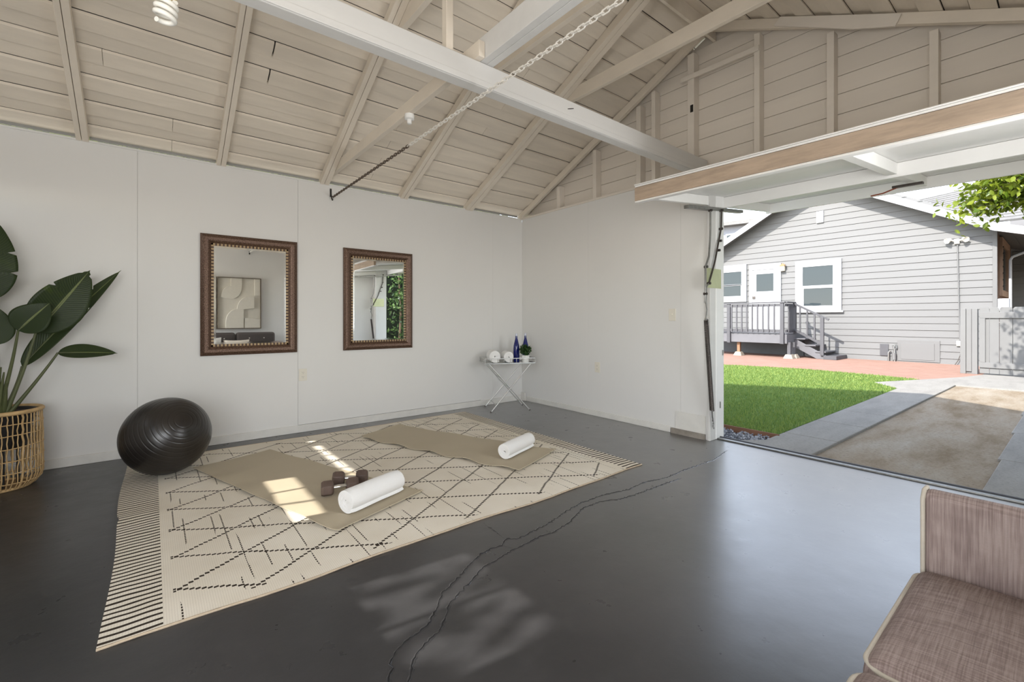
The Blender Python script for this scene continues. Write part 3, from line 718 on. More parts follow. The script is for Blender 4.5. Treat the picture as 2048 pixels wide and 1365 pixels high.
for u, v, lab in ((.125,.02,'cobalt blue glass bottle next to the rolled towels'), (.262,.085,'cobalt blue glass bottle behind the small potted plant')):
    p = tpt(u, v, zt); r = thing('glass_bottle', lab, 'bottle', 'blue bottles on the tray', p); T = Matrix.Translation(p)
    adopt(MB().lathe([(.001,0),(.036,0),(.0395,.008),(.0395,.17),(.036,.207),(.024,.257),(.015,.294),(.013,.328),(.001,.328)], 24, T).obj('bottle_body', M['blue'], smooth=50), r)
    adopt(MB().lathe([(.001,.328),(.0145,.328),(.0145,.355),(.013,.359),(.001,.359)], 16, T).obj('bottle_cap', M['foil'], smooth=40), r)
# small plant in a white pot
p = tpt(.215,-.08,zt); sp_ = thing('small_potted_plant', 'little leafy plant in a white pot on the tray', 'plant', None, p); T = Matrix.Translation(p)
adopt(MB().lathe([(.001,0),(.044,0),(.052,.09),(.049,.09),(.044,.075),(.001,.075)], 20, T).obj('pot', M['porcelain'], smooth=40), sp_)
def leaf_quads(rs, centers, size, flat=.0):
    """numpy leaf cloud: each leaf two folded triangles pairs; centers list of Vector"""
    vs = []; fs = []
    for c in centers:
        d = Vector((rs.gauss(0,1), rs.gauss(0,1), rs.gauss(0,1)*(1-flat))).normalized(); u = d.cross(Vector((rs.gauss(0,1), rs.gauss(0,1), rs.gauss(0,1)))).normalized(); n = d.cross(u)
        L = size*rs.uniform(.7, 1.3); w = L*.27; b = len(vs); c = Vector(c)
        vs += [c - d*L*.5, c + u*w + n*w*.35, c + d*L*.5, c - u*w + n*w*.35]
        fs += [(b, b+1, b+2), (b, b+2, b+3)]
    return MB().add(vs, fs)
def m_leaf(name, c1, c2, trans=.25, rough=.4):
    t = NT(name); oi = t.n('ShaderNodeNewGeometry').outputs['Random Per Island']
    col = t.ramp(oi, [(0, c1), (1, c2)]); t.set(Base_Color=col, Roughness=rough, Specular_IOR_Level=.4)
    tr_ = t.n('ShaderNodeBsdfTranslucent'); t.l(col, tr_.inputs[0]); mx = t.n('ShaderNodeMixShader'); mx.inputs[0].default_value = trans
    t.l(t.b.outputs[0], mx.inputs[1]); t.l(tr_.outputs[0], mx.inputs[2]); t.l(mx.outputs[0], t.out.inputs[0]); return t.m
M['sleaf'] = m_leaf('small_plant_leaf', rgb(32,58,26), rgb(62,96,42))
rs = random.Random(11); cs = []
for _ in range(230):
    d = Vector((rs.gauss(0,1), rs.gauss(0,1), rs.gauss(0,.8))).normalized()*(.075*rs.random()**.4); cs.append(p + Vector((0,0,.155)) + d)
o = leaf_quads(rs, cs, .042).obj('leaves', M['sleaf']); o['kind'] = 'stuff'; adopt(o, sp_)
m = MB()
for k in range(9):
    a = rs.uniform(0, 6.28); m.tube([p+Vector((0,0,.07)), p+Vector((.02*math.cos(a),.02*math.sin(a),.12)), p+Vector((.09*math.cos(a),.09*math.sin(a),.15+.05*rs.random()))], .0015, 4)
adopt(m.obj('stems', M['sleaf']), sp_)

# ------------------------------------------------------------------ wicker basket and bird-of-paradise plant
BC = Vector((-4.815,-.325,0)); BR = .205; BH = .525
M['wicker'] = paint('rattan', rgb(196,164,116), .6, .14, 25, .25, bscale=120, bdist=.002); M['wicker_in'] = paint('rattan_inner', rgb(150,118,80), .7, .15, 25, .2)
bk = thing('wicker_basket', 'round open-weave rattan basket holding the tall plant', 'basket', None, BC)
def brad(z):
    if z < .10: return BR + .004 - .055*(1-z/.10)**2
    return BR + .004 - .008*(z/BH)
for k in range(52):
    a = 2*math.pi*k/52; big = k % 9 == 0; rs = random.Random(k)
    pts = []
    for z in np.linspace(.012, BH-.012, 14):
        aa = a + rs.uniform(-.02,.02); r = brad(z) + rs.uniform(-.002,.002); pts.append(BC + Vector((r*math.cos(aa), r*math.sin(aa), z)))
    adopt(MB().tube(pts, .0062 if big else .0035, 6).obj('upright_cane', M['wicker'], smooth=60), bk)
for i, z in enumerate((.055,.125,.205,.285,.365,.435)):
    rs = random.Random(i); pts = []
    for k in range(104):
        a = 2*math.pi*k/104; r = brad(z) + (.005 if k % 2 else -.004); pts.append(BC + Vector((r*math.cos(a), r*math.sin(a), z + .004*math.sin(a*3+i) + rs.uniform(-.001,.001))))
    adopt(MB().tube(pts, .0035, 5, closed=True).obj('woven_hoop', M['wicker'], smooth=60), bk)
for z, r0, rr in ((.010, brad(.0)+.0, .010), (BH-.014, brad(BH)+.001, .014)):
    adopt(MB().tube([BC + Vector((r0*math.cos(a), r0*math.sin(a), z)) for a in np.linspace(0, 2*math.pi, 49)[:-1]], rr, 10, closed=True).obj('rim_hoop', M['wicker'], smooth=60), bk)
adopt(MB().lathe([(.001,.004),(brad(0)-.004,.004),(brad(0)-.004,.010),(.001,.010)], 32, Matrix.Translation(BC)).obj('basket_floor', M['wicker_in']), bk)
pl = thing('bird_of_paradise', 'tall broad-leaved plant standing in the rattan basket', 'plant', None, BC + Vector((0,0,.25)))
adopt(MB().lathe([(.001,.265),(.135,.265),(.170,.505),(.178,.512),(.172,.512),(.162,.49),(.001,.49)], 36, Matrix.Translation(BC)).obj('nursery_pot', M['black'], smooth=40), pl)
adopt(MB().lathe([(.001,.488),(.160,.488),(.158,.496),(.001,.499)], 24, Matrix.Translation(BC)).obj('soil', paint('soil', rgb(46,36,28), .9, .3, 40, .6, bdist=.01)), pl)
# four little feet so the pot stands on the basket floor
for k in range(4):
    a = k*math.pi/2+.4; adopt(MB().tube([BC+Vector((.09*math.cos(a),.09*math.sin(a),.0102)), BC+Vector((.09*math.cos(a),.09*math.sin(a),.266))], .008, 8).obj('riser_leg', M['black'], smooth=50), pl)
def m_bop():
    t = NT('glossy_banana_leaf'); uv = t.coord('UV'); s = t.n('ShaderNodeSeparateXYZ'); t.l(uv, s.inputs[0]); u, v = s.outputs[0], s.outputs[1]
    side = t.math('ABSOLUTE', t.math('SUBTRACT', v, .5))
    rib = t.math('FRACT', t.math('MULTIPLY', t.math('SUBTRACT', u, t.math('MULTIPLY', side, .30)), 34)); ribm = t.math('ABSOLUTE', t.math('SUBTRACT', rib, .5))
    mid = t.math('LESS_THAN', side, .028)
    base = t.mix(t.ramp(ribm, [(.0, (0,0,0,1)), (.5, (1,1,1,1))]), rgb(38,50,30), rgb(56,70,40))
    col = t.mix(mid, base, rgb(120,132,80)); t.bump(ribm, .35, .004)
    t.set(Base_Color=col, Roughness=.42, Specular_IOR_Level=.3)
    tr_ = t.n('ShaderNodeBsdfTranslucent'); t.l(t.mix(mid, t.mix(ribm, rgb(150,168,40), rgb(178,196,52)), rgb(190,190,90)), tr_.inputs[0]); mx = t.n('ShaderNodeMixShader'); mx.inputs[0].default_value = .22
    t.l(t.b.outputs[0], mx.inputs[1]); t.l(tr_.outputs[0], mx.inputs[2]); t.l(mx.outputs[0], t.out.inputs[0]); return t.m
M['bop'] = m_bop(); M['stalk'] = paint('leaf_stalk', rgb(86,92,58), .5, .15, 12, .1, stretch=(1,1,.3))
def bop_leaf(pb, pt, width, normal, stalk_base, yb, yt, curl=.05, splits=(), seed=0):
    """leaf blade from pixel pb (at depth yb) to pixel pt (at depth yt); normal = facing direction"""
    A = on_y(*pb, yb); B = on_y(*pt, yt); ax = (B-A); L = ax.length; d = ax.normalized(); nrm = Vector(normal); nrm = (nrm - d*nrm.dot(d)).normalized(); w = d.cross(nrm).normalized()
    nu, nv = 40, 12; vs = []; fs = []; uvs = []
    for i in range(nu+1):
        u = i/nu; half = width/2*(math.sin(math.pi*min(1, u*1.02)**.72))**.75 if 0 < u < 1 else 0.0
        half = max(half, .0008)
        c = A + ax*u + nrm*(curl*L*math.sin(math.pi*u))
        for j in range(nv+1):
            v = j/nv*2-1; hh = half
            for (su, sgn, depth) in splits:
                if sgn*v > 0 and abs(u-su) < .014: hh = half*(1-depth*(1-abs(u-su)/.014))
            fold = abs(v)*hh*.28
            vs.append(c + w*(v*hh) + nrm*fold); uvs.append((u, (v+1)/2))
    for i in range(nu):
        for j in range(nv):
            a = i*(nv+1)+j; fs.append((a, a+1, a+nv+2, a+nv+1))
    me = bpy.data.meshes.new('leaf_blade'); me.from_pydata([tuple(v) for v in vs], [], fs); uvl = me.uv_layers.new(name='uv')
    for lp in me.loops: uvl.data[lp.index].uv = uvs[lp.vertex_index]
    me.shade_smooth(); o = link('leaf_blade', me, M['bop']); adopt(o, pl)
    so = o.modifiers.new('thick', 'SOLIDIFY'); so.thickness = .0012
    # stalk (petiole) curving from the pot to the blade base, carried on as midrib
    Sb = BC + Vector(stalk_base); mid = Sb.lerp(A, .5) + Vector((0,0,.02)) + (Sb-A).cross(Vector((0,1,0))).normalized()*.02
    pts = [Sb.lerp(mid, t).lerp(mid.lerp(A, t), t) for t in np.linspace(0, 1, 12)]
    ribp = [A + ax*u + nrm*(curl*L*math.sin(math.pi*u)) - nrm*.002 for u in np.linspace(.02, .95, 14)]
    st = MB().tube(pts, [.013-.0065*i/11 for i in range(12)], 8).obj('leaf_stalk', M['stalk'], smooth=60); adopt(st, pl)
    mr = MB().tube(ribp, [.005-.0042*i/13 for i in range(14)], 6).obj('midrib', M['stalk'], smooth=60); mr.parent = o
FACE = (.25,-1,.15)
bop_leaf((72,664),(180,541),.285,(.45,-1,.35),(.035,-.02,.49),-.36,-.33,.03,((.62,-1,.35),(.93,1,.7),(.93,-1,.3)),1)
bop_leaf((44,733),(242,541),.15,(.3,-.55,.8),(.02,.03,.49),-.22,-.16,.03,((.75,-1,.4),),2)
bop_leaf((36,662),(100,606),.20,(.1,-1,.25),(.0,-.03,.49),-.46,-.45,.05,(),3)
bop_leaf((116,706),(235,707),.13,(.1,-.75,.7),(.05,-.02,.49),-.34,-.34,.02,((.95,1,.5),),4)
bop_leaf((-4,690),(-14,610),.16,(.5,-1,.1),(-.02,-.05,.49),-.46,-.46,.03,(),5)
bop_leaf((-22,600),(-8,440),.22,(.5,-1,.2),(-.04,.03,.49),-.27,-.22,.04,((.6,1,.4),(.35,1,.3)),6)
bop_leaf((-60,640),(-110,470),.26,(.3,-1,.2),(-.06,.03,.49),-.30,-.28,.05,(),7)
for k, (px, py) in enumerate(((2,735),(8,745),(-6,760),(14,768))):
    Sb = BC + Vector((-.01+.012*k, -.05+.01*k, .49)); T_ = on_y(px, py, -.42); adopt(MB().tube([Sb, Sb.lerp(T_, .5), T_], [.014,.011,.004], 8).obj('young_shoot', M['stalk'], smooth=60), pl)

# ------------------------------------------------------------------ sofa
def m_tweed(name, c1, c2):
    t = NT(name); co = t.coord('Object')
    wx = t.n('ShaderNodeTexWave'); t.l(co, wx.inputs[0]); wx.bands_direction = 'X'; wx.inputs['Scale'].default_value = 210; wx.inputs['Distortion'].default_value = 1.2
    wy = t.n('ShaderNodeTexWave'); t.l(co, wy.inputs[0]); wy.bands_direction = 'Y'; wy.inputs['Scale'].default_value = 190; wy.inputs['Distortion'].default_value = 1.2
    slx = t.noise(t.mapping(co, (330, 9, 9)), 1, 2); sly = t.noise(t.mapping(co, (9, 280, 9)), 1, 2)
    f = t.math('ADD', t.math('MULTIPLY', slx, .5), t.math('MULTIPLY', sly, .5))
    col = t.ramp(f, [(.38, c1), (.62, c2)])
    col = t.mix(t.math('MULTIPLY', t.math('MULTIPLY', wx.outputs[1], wy.outputs[1]), .35), col, mul(c1, .8))
    t.bump(t.math('ADD', wx.outputs[1], wy.outputs[1]), .25, .002)
    return t.set(Base_Color=col, Roughness=.85, Specular_IOR_Level=.2)
M['tweed'] = m_tweed('mauve_brown_tweed', rgb(126,110,106), rgb(166,150,144)); M['piping'] = paint('cream_piping', rgb(190,182,168), .8, .05, 40, .3, bscale=200)
M['greyfab'] = paint('dark_grey_fabric', rgb(88,82,80), .9, .08, 60, .4, bscale=200); M['button'] = paint('pale_button', rgb(214,208,200), .5, .02)
so = thing('sofa', 'brown tweed sofa with cream piping and a grey tufted back', 'sofa', None, (-2.78,-4.95,0))
SX0, SX1, SF, SB = -3.40, -2.165, -4.487, -5.33      # inner arm faces, front line, back line
def rbox(x0, x1, y0, y1, z0, z1, name, mat, r=.03, seg=4, crown=0.0, parent=so, label=None):
    """rounded cushion: bevelled box with a crowned top"""
    bm = bmesh.new(); bmesh.ops.create_cube(bm, size=1)
    for v in bm.verts: v.co = Vector(((x0+x1)/2 + v.co.x*(x1-x0), (y0+y1)/2 + v.co.y*(y1-y0), (z0+z1)/2 + v.co.z*(z1-z0)))
    bmesh.ops.bevel(bm, geom=bm.edges[:], offset=r, segments=seg, profile=.5, affect='EDGES')
    if crown:
        bmesh.ops.subdivide_edges(bm, edges=[e for e in bm.edges if e.calc_length() > .12], cuts=7, use_grid_fill=True)
        for v in bm.verts:
            u = (v.co.x-x0)/(x1-x0)*2-1; w = (v.co.y-y0)/(y1-y0)*2-1; q = (v.co.z-z0)/(z1-z0)
            v.co.z += crown*max(0, 1-u**4)*max(0, 1-w**4)*max(0, q-.4)/.6
    me = bpy.data.meshes.new(name); bm.to_mesh(me); bm.free(); me.shade_smooth(); me.set_sharp_from_angle(angle=math.radians(50))
    o = link(name, me, mat, None, label=label); adopt(o, parent); return o
def piping(pts, name='piping', r=.0062, closed=True, parent=so):
    o = MB().tube(pts, r, 8, closed=closed).obj(name, M['piping'], smooth=60, label='cream piping'); adopt(o, parent); return o
def rrect(x0, x1, y0, y1, z, r, n=6):
    P = []
    for cx, cy, a0 in ((x1-r,y1-r,0),(x0+r,y1-r,90),(x0+r,y0+r,180),(x1-r,y0+r,270)):
        for k in range(n+1): a = math.radians(a0+90*k/n); P.append((cx+r*math.cos(a), cy+r*math.sin(a), z))
    return P
wseat = (SX1-SX0)/2
for k in range(2):
    x1 = SX1 - k*wseat - .003; x0 = x1 - wseat + .008
    c = rbox(x0, x1, SB+.17, SF+.0, .225, .362, 'seat_cushion', M['tweed'], .035, 5, .030)
    p_ = piping(rrect(x0+.004, x1-.004, SB+.174, SF-.002, .345, .05)); p_.parent = c; p_.matrix_parent_inverse = Matrix()
for x0, x1 in ((SX1, SX1+.055), (SX0-.055, SX0)):
    a_ = rbox(x0, x1, SB, SF-.012, .13, .598, 'arm', M['tweed'], .022, 5)
    xi = x0+.004 if x1 > SX1 else x1-.004
    pp = [(xi, SF-.012, .14), (xi, SF-.012, .57), (xi+(.012 if x1 > SX1 else -.012), SF-.014, .596), (xi+(.04 if x1 > SX1 else -.04), SF-.016, .598), (x1-.004 if x1 > SX1 else x0+.004, SF-.014, .575), (x1-.004 if x1 > SX1 else x0+.004, SF-.012, .14)]
    p_ = piping(pp, closed=False); p_.parent = a_; p_.matrix_parent_inverse = Matrix()
rbox(SX0-.05, SX1+.05, SB-.04, SB+.03, .13, .70, 'back_frame', M['tweed'], .02)
rbox(SX0, SX1, SB+.03, SF-.03, .12, .222, 'seat_base', M['tweed'], .015)
for k in range(2):
    x1 = SX1 - k*wseat + .06*(1 if k == 0 else 0); x0 = SX1 - (k+1)*wseat + .006
    bcush = rbox(x0, x1, SB+.032, SB+.165, .365, .866, 'back_cushion', M['greyfab'], .05, 5, label='dark grey tufted back cushion')
    for u in (.33, .70):
        for z in (.58, .755):
            bt = MB().lathe([(.0005,.007),(.010,.004),(.012,-.003),(.0005,-.004)], 12, Matrix.Translation((x0+(x1-x0)*u, SB+.166, z)) @ Matrix.Rotation(-math.pi/2, 4, 'X')).obj('button', M['button'], bcush, smooth=60)
for x in (SX0-.02, SX1+.02):
    for y in (SB+.03, SF-.06): adopt(MB().tube([(x,y,0),(x,y,.132)], [.014,.02], 10).obj('leg', M['darksteel'], smooth=40), so)
# pillows
def pillow(c, w, h, rotz, tilt, mat, label):
    bm = bmesh.new(); bmesh.ops.create_grid(bm, x_segments=14, y_segments=14, size=.5)
    top = []
    def zf(u, v): return .5*max(0, (1-(2*u)**4))**.6*max(0, (1-(2*v)**4))**.6
    vs = []; fs = []; n = 14
    for s in (1, -1):
        for i in range(n+1):
            for j in range(n+1):
                u, v = i/n-.5, j/n-.5; k = 1 - .10*(1-(2*u)**2)*(2*v)**2*abs(2*v) ; vs.append((u*w*(1-.08*(1-(2*v)**2)), s*(.002+.13*zf(u,v)), v*h*(1-.08*(1-(2*u)**2))))
    bm.free(); N = (n+1)**2
    for i in range(n):
        for j in range(n):
            a = i*(n+1)+j; fs.append((a, a+1, a+n+2, a+n+1)); fs.append((a+N, a+n+1+N, a+n+2+N, a+1+N))
    rim = [j for j in range(n+1)] + [i*(n+1)+n for i in range(1, n+1)] + [n*(n+1)+j for j in range(n-1, -1, -1)] + [i*(n+1) for i in range(n-1, 0, -1)]
    for a, b in zip(rim, rim[1:]+rim[:1]): fs.append((a, b, b+N, a+N))
    R_ = Matrix.Translation(c) @ Matrix.Rotation(rotz, 4, 'Z') @ Matrix.Rotation(tilt, 4, 'X')
    m = MB().add([R_ @ Vector(v) for v in vs], fs); tag(m.obj('throw_pillow', mat, None, smooth=60), label, 'pillow', 'pillows on the sofa')
pillow((-2.79,-4.985,.565), .42, .36, .10, .35, paint('cream_linen', rgb(226,218,206), .9, .03, 30, .3), 'cream throw pillow leaning on the grey sofa back')
pillow((-3.19,-5.01,.60), .36, .38, -.15, .30, paint('white_linen', rgb(230,230,226), .9, .03, 30, .3), 'white throw pillow in the sofa corner, seen in the mirror')

# ------------------------------------------------------------------ relief wall art above the sofa
def art(x0, x1, z0, z1, label, flip):
    r = thing('wall_art', label, 'picture', 'framed relief pictures', ((x0+x1)/2, -W, z0)); y = -W
    m = MB(); fw = .012
    for a0, a1, b0, b1 in ((x0,x1,z0,z0+fw),(x0,x1,z1-fw,z1),(x0,x0+fw,z0+fw,z1-fw),(x1-fw,x1,z0+fw,z1-fw)): m.box(a0, a1, y+.001, y+.06, b0, b1)
    adopt(m.obj('frame', paint('bronze_frame', rgb(104,92,78), .4, .1, metal=.4)), r)
    cream = paint('cream_plaster', rgb(222,217,205), .8, .02, 20, .3)
    adopt(MB().box(x0+fw, x1-fw, y+.001, y+.02, z0+fw, z1-fw).obj('panel', cream), r)
    w, h = x1-x0-2*fw, z1-z0-2*fw
    def arcpoly(cx, cz, rad, a0, a1, n=20): return [(cx+rad*math.cos(math.radians(a0+(a1-a0)*k/n)), cz+rad*math.sin(math.radians(a0+(a1-a0)*k/n))) for k in range(n+1)]
    shapes = [[(.04,.62)] + arcpoly(.30,.84,.26,270,360) + [(.56,1.0),(.30,1.0)] + arcpoly(.30,.62,.22,90,180),
              [(.86,.40),(.86,.62)] + arcpoly(.72,.36,.28,90,180) + [(.44,.36)],
              [(.18,0),(.60,0),(.60,.38),(.44,.38)] + arcpoly(.44,.12,.26,90,180),
              [(.86,.66),(1,.66),(1,1),(.86,1)], [(.62,0),(1,0),(1,.18)] + arcpoly(.80,.0,.2,60,90) + [(.62,.2)]]
    for i, s in enumerate(shapes):
        pts = [(x0+fw+(u if not flip else 1-u)*w, y+.0201, z0+fw+max(0, min(1, v))*h) for u, v in s]
        adopt(MB().prism(pts, (0, .022+.006*(i % 3), 0)).obj('relief_shape', cream, bevel=.006), r)
art(-3.064, -2.325, .935, 1.928, 'square cream relief picture in a thin bronze frame above the sofa', False)
art(-3.90, -3.10, .935, 1.928, 'cream relief picture partly seen at the mirror edge', True)

# ================================================================== OUTDOORS
HX = 12.1; G = -.05
def flat_poly(name, pts, z0, z1, mat, parent=None, bevel=0):
    return MB().prism([(x, y, z0) for x, y in pts], (0, 0, z1-z0)).obj(name, mat, parent, bevel=bevel)
def m_ground(name, c1, c2, c3, sc=2.0, bump=.5):
    t = NT(name); co = t.coord('Object'); a = t.noise(t.mapping(co, (.5,1.6,1)), sc, 6, .65); b = t.noise(co, 45, 4, .7)
    col = t.ramp(a, [(.3, c1), (.5, c2), (.72, c3)]); col = t.mix(t.math('MULTIPLY', t.ramp(b, [(.5,(0,0,0,1)),(.7,(1,1,1,1))]), .45), col, mul(c1, .6))
    t.bump(t.math('ADD', a, b), bump, .02); return t.set(Base_Color=col, Roughness=.95, Specular_IOR_Level=.1)
M['dirt'] = m_ground('pale_dirt', rgb(116,100,80), rgb(144,132,116), rgb(158,150,138)); M['soil2'] = m_ground('yard_soil', rgb(120,108,90), rgb(140,126,108), rgb(150,140,124))
M['concrete'] = m_ground('concrete', rgb(130,127,123), rgb(140,137,132), rgb(146,143,138), 3, .2)
gr = structure(flat_poly('ground', [(-30,-30),(45,-30),(45,30),(-30,30)], -.4, -.125, M['soil2']), 'bare earth of the yard around the garage')
# driveway: dirt centre with two concrete ribbons
dw = structure(flat_poly('driveway', [(.2,-4.42),(.2,-3.36),(7.1,-3.50),(7.1,-4.45)], -.125, -.072, M['dirt']), 'pale dirt strip between the concrete ribbons')
rib = tag(empty('concrete_ribbon'), 'grey concrete ribbon path beside the lawn', 'path')
xs = [.20, 1.08, 1.98, 2.9, 4.35, 5.9]
for a, b in zip(xs[:-1], xs[1:]):
    def yl(x): return -2.925 - .004*x
    def yr_(x): return -3.375 - .018*x
    flat_poly('slab', [(a+.006, yl(a) if a > .3 else -2.62), (a+.006, yr_(a)), (b-.006, yr_(b)), (b-.006, yl(b))] if a > .3 else [(a, -2.62), (a, yr_(a)), (b-.006, yr_(b)), (b-.006, yl(b)), (.62,-2.93)], -.125, G+.004, M['concrete'], rib, bevel=.008)
rib2 = tag(empty('concrete_ribbon'), 'grey concrete ribbon path at the right frame edge', 'path')
for a, b in zip([.20,1.5,2.9,4.3,5.7],[1.5,2.9,4.3,5.7,7.1]): flat_poly('slab', [(a+.006,-4.40),(a+.006,-5.05),(b-.006,-5.05),(b-.006,-4.42)], -.125, G+.004, M['concrete'], rib2, bevel=.008)
pad = tag(flat_poly('concrete_pad', [(5.906,-2.95),(6.44,-2.50),(7.62,-2.98),(8.67,-3.39),(9.57,-3.62),(12.0,-3.6),(12.0,-5.6),(7.106,-5.6),(7.106,-3.503),(5.906,-3.482)], -.125, G+.003, M['concrete'], bevel=.008), 'sunlit concrete pad in front of the gate', 'pavement')
# brick patio
def m_brick():
    t = NT('brick_paving'); co = t.coord('Object'); b = t.n('ShaderNodeTexBrick'); t.l(t.mapping(co, (1,1,1), (0,0,math.pi/2)), b.inputs[0])
    b.inputs['Color1'].default_value = rgb(136,100,88); b.inputs['Color2'].default_value = rgb(146,114,102); b.inputs['Mortar'].default_value = rgb(142,116,98)
    b.inputs['Scale'].default_value = 1; b.inputs['Mortar Size'].default_value = .008; b.inputs['Brick Width'].default_value = .21; b.inputs['Row Height'].default_value = .105
    n_ = t.noise(co, 3, 4); col = t.mix(t.math('MULTIPLY', n_, .4), b.outputs[0], rgb(152,132,122)); t.bump(b.outputs[1], -.5, .006); return t.set(Base_Color=col, Roughness=.9, Specular_IOR_Level=.15)
structure(flat_poly('brick_patio', [(7.42,3.8),(7.45,.76),(7.95,-.75),(7.80,-2.2),(7.63,-2.985),(8.68,-3.395),(9.57,-3.625),(12.1,-3.605),(12.1,3.8)], -.125, G, m_brick()), 'red brick paving along the house wall')
# lawn
M['turf'] = m_ground('turf_base', rgb(74,98,46), rgb(86,110,52), rgb(96,120,60), 4, .4); M['blade'] = m_leaf('grass_blade', rgb(92,122,56), rgb(140,156,82), .3, .6)
LAWN = [(.90,-2.915),(5.83,-2.94),(6.40,-2.49),(7.60,-2.97),(7.78,-2.2),(7.93,-.75),(7.43,.76),(7.40,3.6),(.90,3.6)]
lw = tag(empty('lawn'), 'short green artificial lawn between the path and the bricks', 'lawn', kind='stuff')
flat_poly('turf_base', LAWN, -.125, G-.004, M['turf'], lw)
def inside(x, y):
    c = False; n = len(LAWN); j = n-1
    for i in range(n):
        xi, yi = LAWN[i]; xj, yj = LAWN[j]
        if (yi > y) != (yj > y) and x < (xj-xi)*(y-yi)/(yj-yi)+xi: c = not c
        j = i
    return c
rs = random.Random(5); vs = []; fs = []
cnt = 0
while cnt < 60000:
    x = .88 + 7.1*rs.random()**1.6; y = -3.0 + 4.4*rs.random()
    if not inside(x, y): continue
    a = rs.uniform(0, 6.283); w = .0035*(1+.12*x); h = rs.uniform(.02,.04); dx, dy = math.cos(a)*w, math.sin(a)*w; lx, ly = rs.gauss(0,.008), rs.gauss(0,.008); b = len(vs)
    vs += [(x-dx, y-dy, G-.004), (x+dx, y+dy, G-.004), (x+lx, y+ly, G-.004+h)]; fs.append((b, b+1, b+2)); cnt += 1
me = bpy.data.meshes.new('grass_blades'); me.from_pydata(vs, [], fs); o = link('grass_blades', me, M['blade'], lw); o['kind'] = 'stuff'
# lawn edging and gravel
tag(MB().bar((.885,-2.955,-.085), (.885,3.0,-.085), .012, .10).obj('lawn_edging', paint('rust_edging', rgb(120,84,62), .7, .15)), 'thin rusty edging board between gravel and lawn', 'edging')
gv = tag(empty('gravel'), 'grey pebbles beside the door jamb', 'gravel', kind='stuff')
flat_poly('gravel_bed', [(.24,-2.60),(.62,-2.93),(.878,-2.93),(.878,1.0),(.24,1.0)], -.124, -.10, paint('gravel_bed', rgb(90,92,98), .9, .3, 60, .5), gv)
vs = []; fs = []; rs = random.Random(9)
for _ in range(1500):
    x = rs.uniform(.25,.87); y = rs.uniform(-2.93,-1.6)
    if y < -2.60 - (x-.24)*.87: continue
    r = rs.uniform(.009,.019); b = len(vs); R_ = Matrix.Rotation(rs.uniform(0,6.28), 3, Vector((rs.random()-.5, rs.random()-.5, rs.random()))); z = -.088 + rs.uniform(0,.022)
    for v in ((1,0,0),(-1,0,0),(0,.8,0),(0,-.8,0),(0,0,.6),(0,0,-.6)): q = R_ @ Vector(v)*r; vs.append((x+q.x, y+q.y, z+q.z))
    fs += [tuple(b+k for k in f) for f in ((0,2,4),(2,1,4),(1,3,4),(3,0,4),(2,0,5),(1,2,5),(3,1,5),(0,3,5))]
def m_gravel():
    t = NT('pebble'); oi = t.n('ShaderNodeNewGeometry').outputs['Random Per Island']; return t.set(Base_Color=t.ramp(oi, [(0, rgb(84,88,98)), (1, rgb(170,172,178))]), Roughness=.8)
me = bpy.data.meshes.new('pebbles'); me.from_pydata(vs, [], fs); o = link('pebbles', me, m_gravel(), gv); o['kind'] = 'stuff'

# ------------------------------------------------------------------ neighbouring house wall
M['siding'] = paint('grey_siding', rgb(100,100,100), .65, .03, 1.5, .1, stretch=(1,.2,2), rnd=.012); M['trimw'] = paint('house_trim', rgb(166,167,170), .5, .015)
M['shingle'] = paint('grey_shingle', rgb(112,111,110), .9, .12, 14, .4, rnd=.05); M['deck'] = paint('grey_deck_paint', rgb(70,70,74), .6, .06, 6, .2); M['deck2'] = paint('light_deck_paint', rgb(94,94,98), .65, .05, 6, .2)
hs = thing('house', 'pale grey clapboard house with white trimmed windows across the yard', 'house', None, (HX, 0, 0))
def hpart(m, name, mat, bevel=0, label=None): return adopt(m.obj(name, mat, None, bevel=bevel, label=label), hs)
AP, SH = 5.245, .555           # fascia underside: height at the ridge, slope
z = -.09; bh = .1825
while z < 5.3:
    z1 = z + bh; half = min(3.6, (AP + .32 - z1)/SH)
    if half < .25: break
    zz0, zz1 = z, z1 + .012
    hb = min(3.6, (AP + .32 - z)/SH)
    vs = [(HX-.024, -hb, zz0), (HX-.024, hb, zz0), (HX-.004, half, zz1), (HX-.004, -half, zz1), (HX+.01, -hb, zz0), (HX+.01, hb, zz0), (HX+.01, half, zz1), (HX+.01, -half, zz1)]
    hpart(MB().add(vs, [(0,1,2,3),(7,6,5,4),(0,4,5,1),(1,5,6,2),(2,6,7,3),(3,7,4,0)]), 'siding_board', M['siding'])
    z = z1
hpart(MB().prism([(HX+.012,-3.6,-.12),(HX+.012,3.6,-.12),(HX+.012,3.6,3.4),(HX+.012,0,5.5),(HX+.012,-3.6,3.4)], (.1,0,0)), 'wall_core', M['siding'])
hpart(MB().box(HX-.035, HX+.05, -3.66, -3.58, -.1, 3.35), 'corner_board', M['siding'], .004)
# roof with rake boards
FX = HX - .5
for sg in (1, -1):
    ye = 3.95 if sg == 1 else -3.62
    def zr(y): return AP - SH*abs(y)
    pts = [(FX, 0, AP), (FX, ye, zr(ye)), (FX, ye, zr(ye)+.20), (FX, 0, AP+.20)]
    hpart(MB().prism(pts, (.03,0,0)), 'rake_board', M['trimw'], .004)
    pts = [(FX+.031, 0, AP+.15), (FX+.031, ye, zr(ye)+.15), (FX+.031, ye, zr(ye)+.21), (FX+.031, 0, AP+.21)]
    hpart(MB().prism(pts, (6.5,0,0)), 'roof_slope', M['shingle'])
    pts = [(FX+.031, 0, AP+.12), (FX+.031, ye, zr(ye)+.12), (FX+.031, ye, zr(ye)+.149), (FX+.031, 0, AP+.149)]
    hpart(MB().prism(pts, (.5,0,0)), 'soffit', M['siding'])
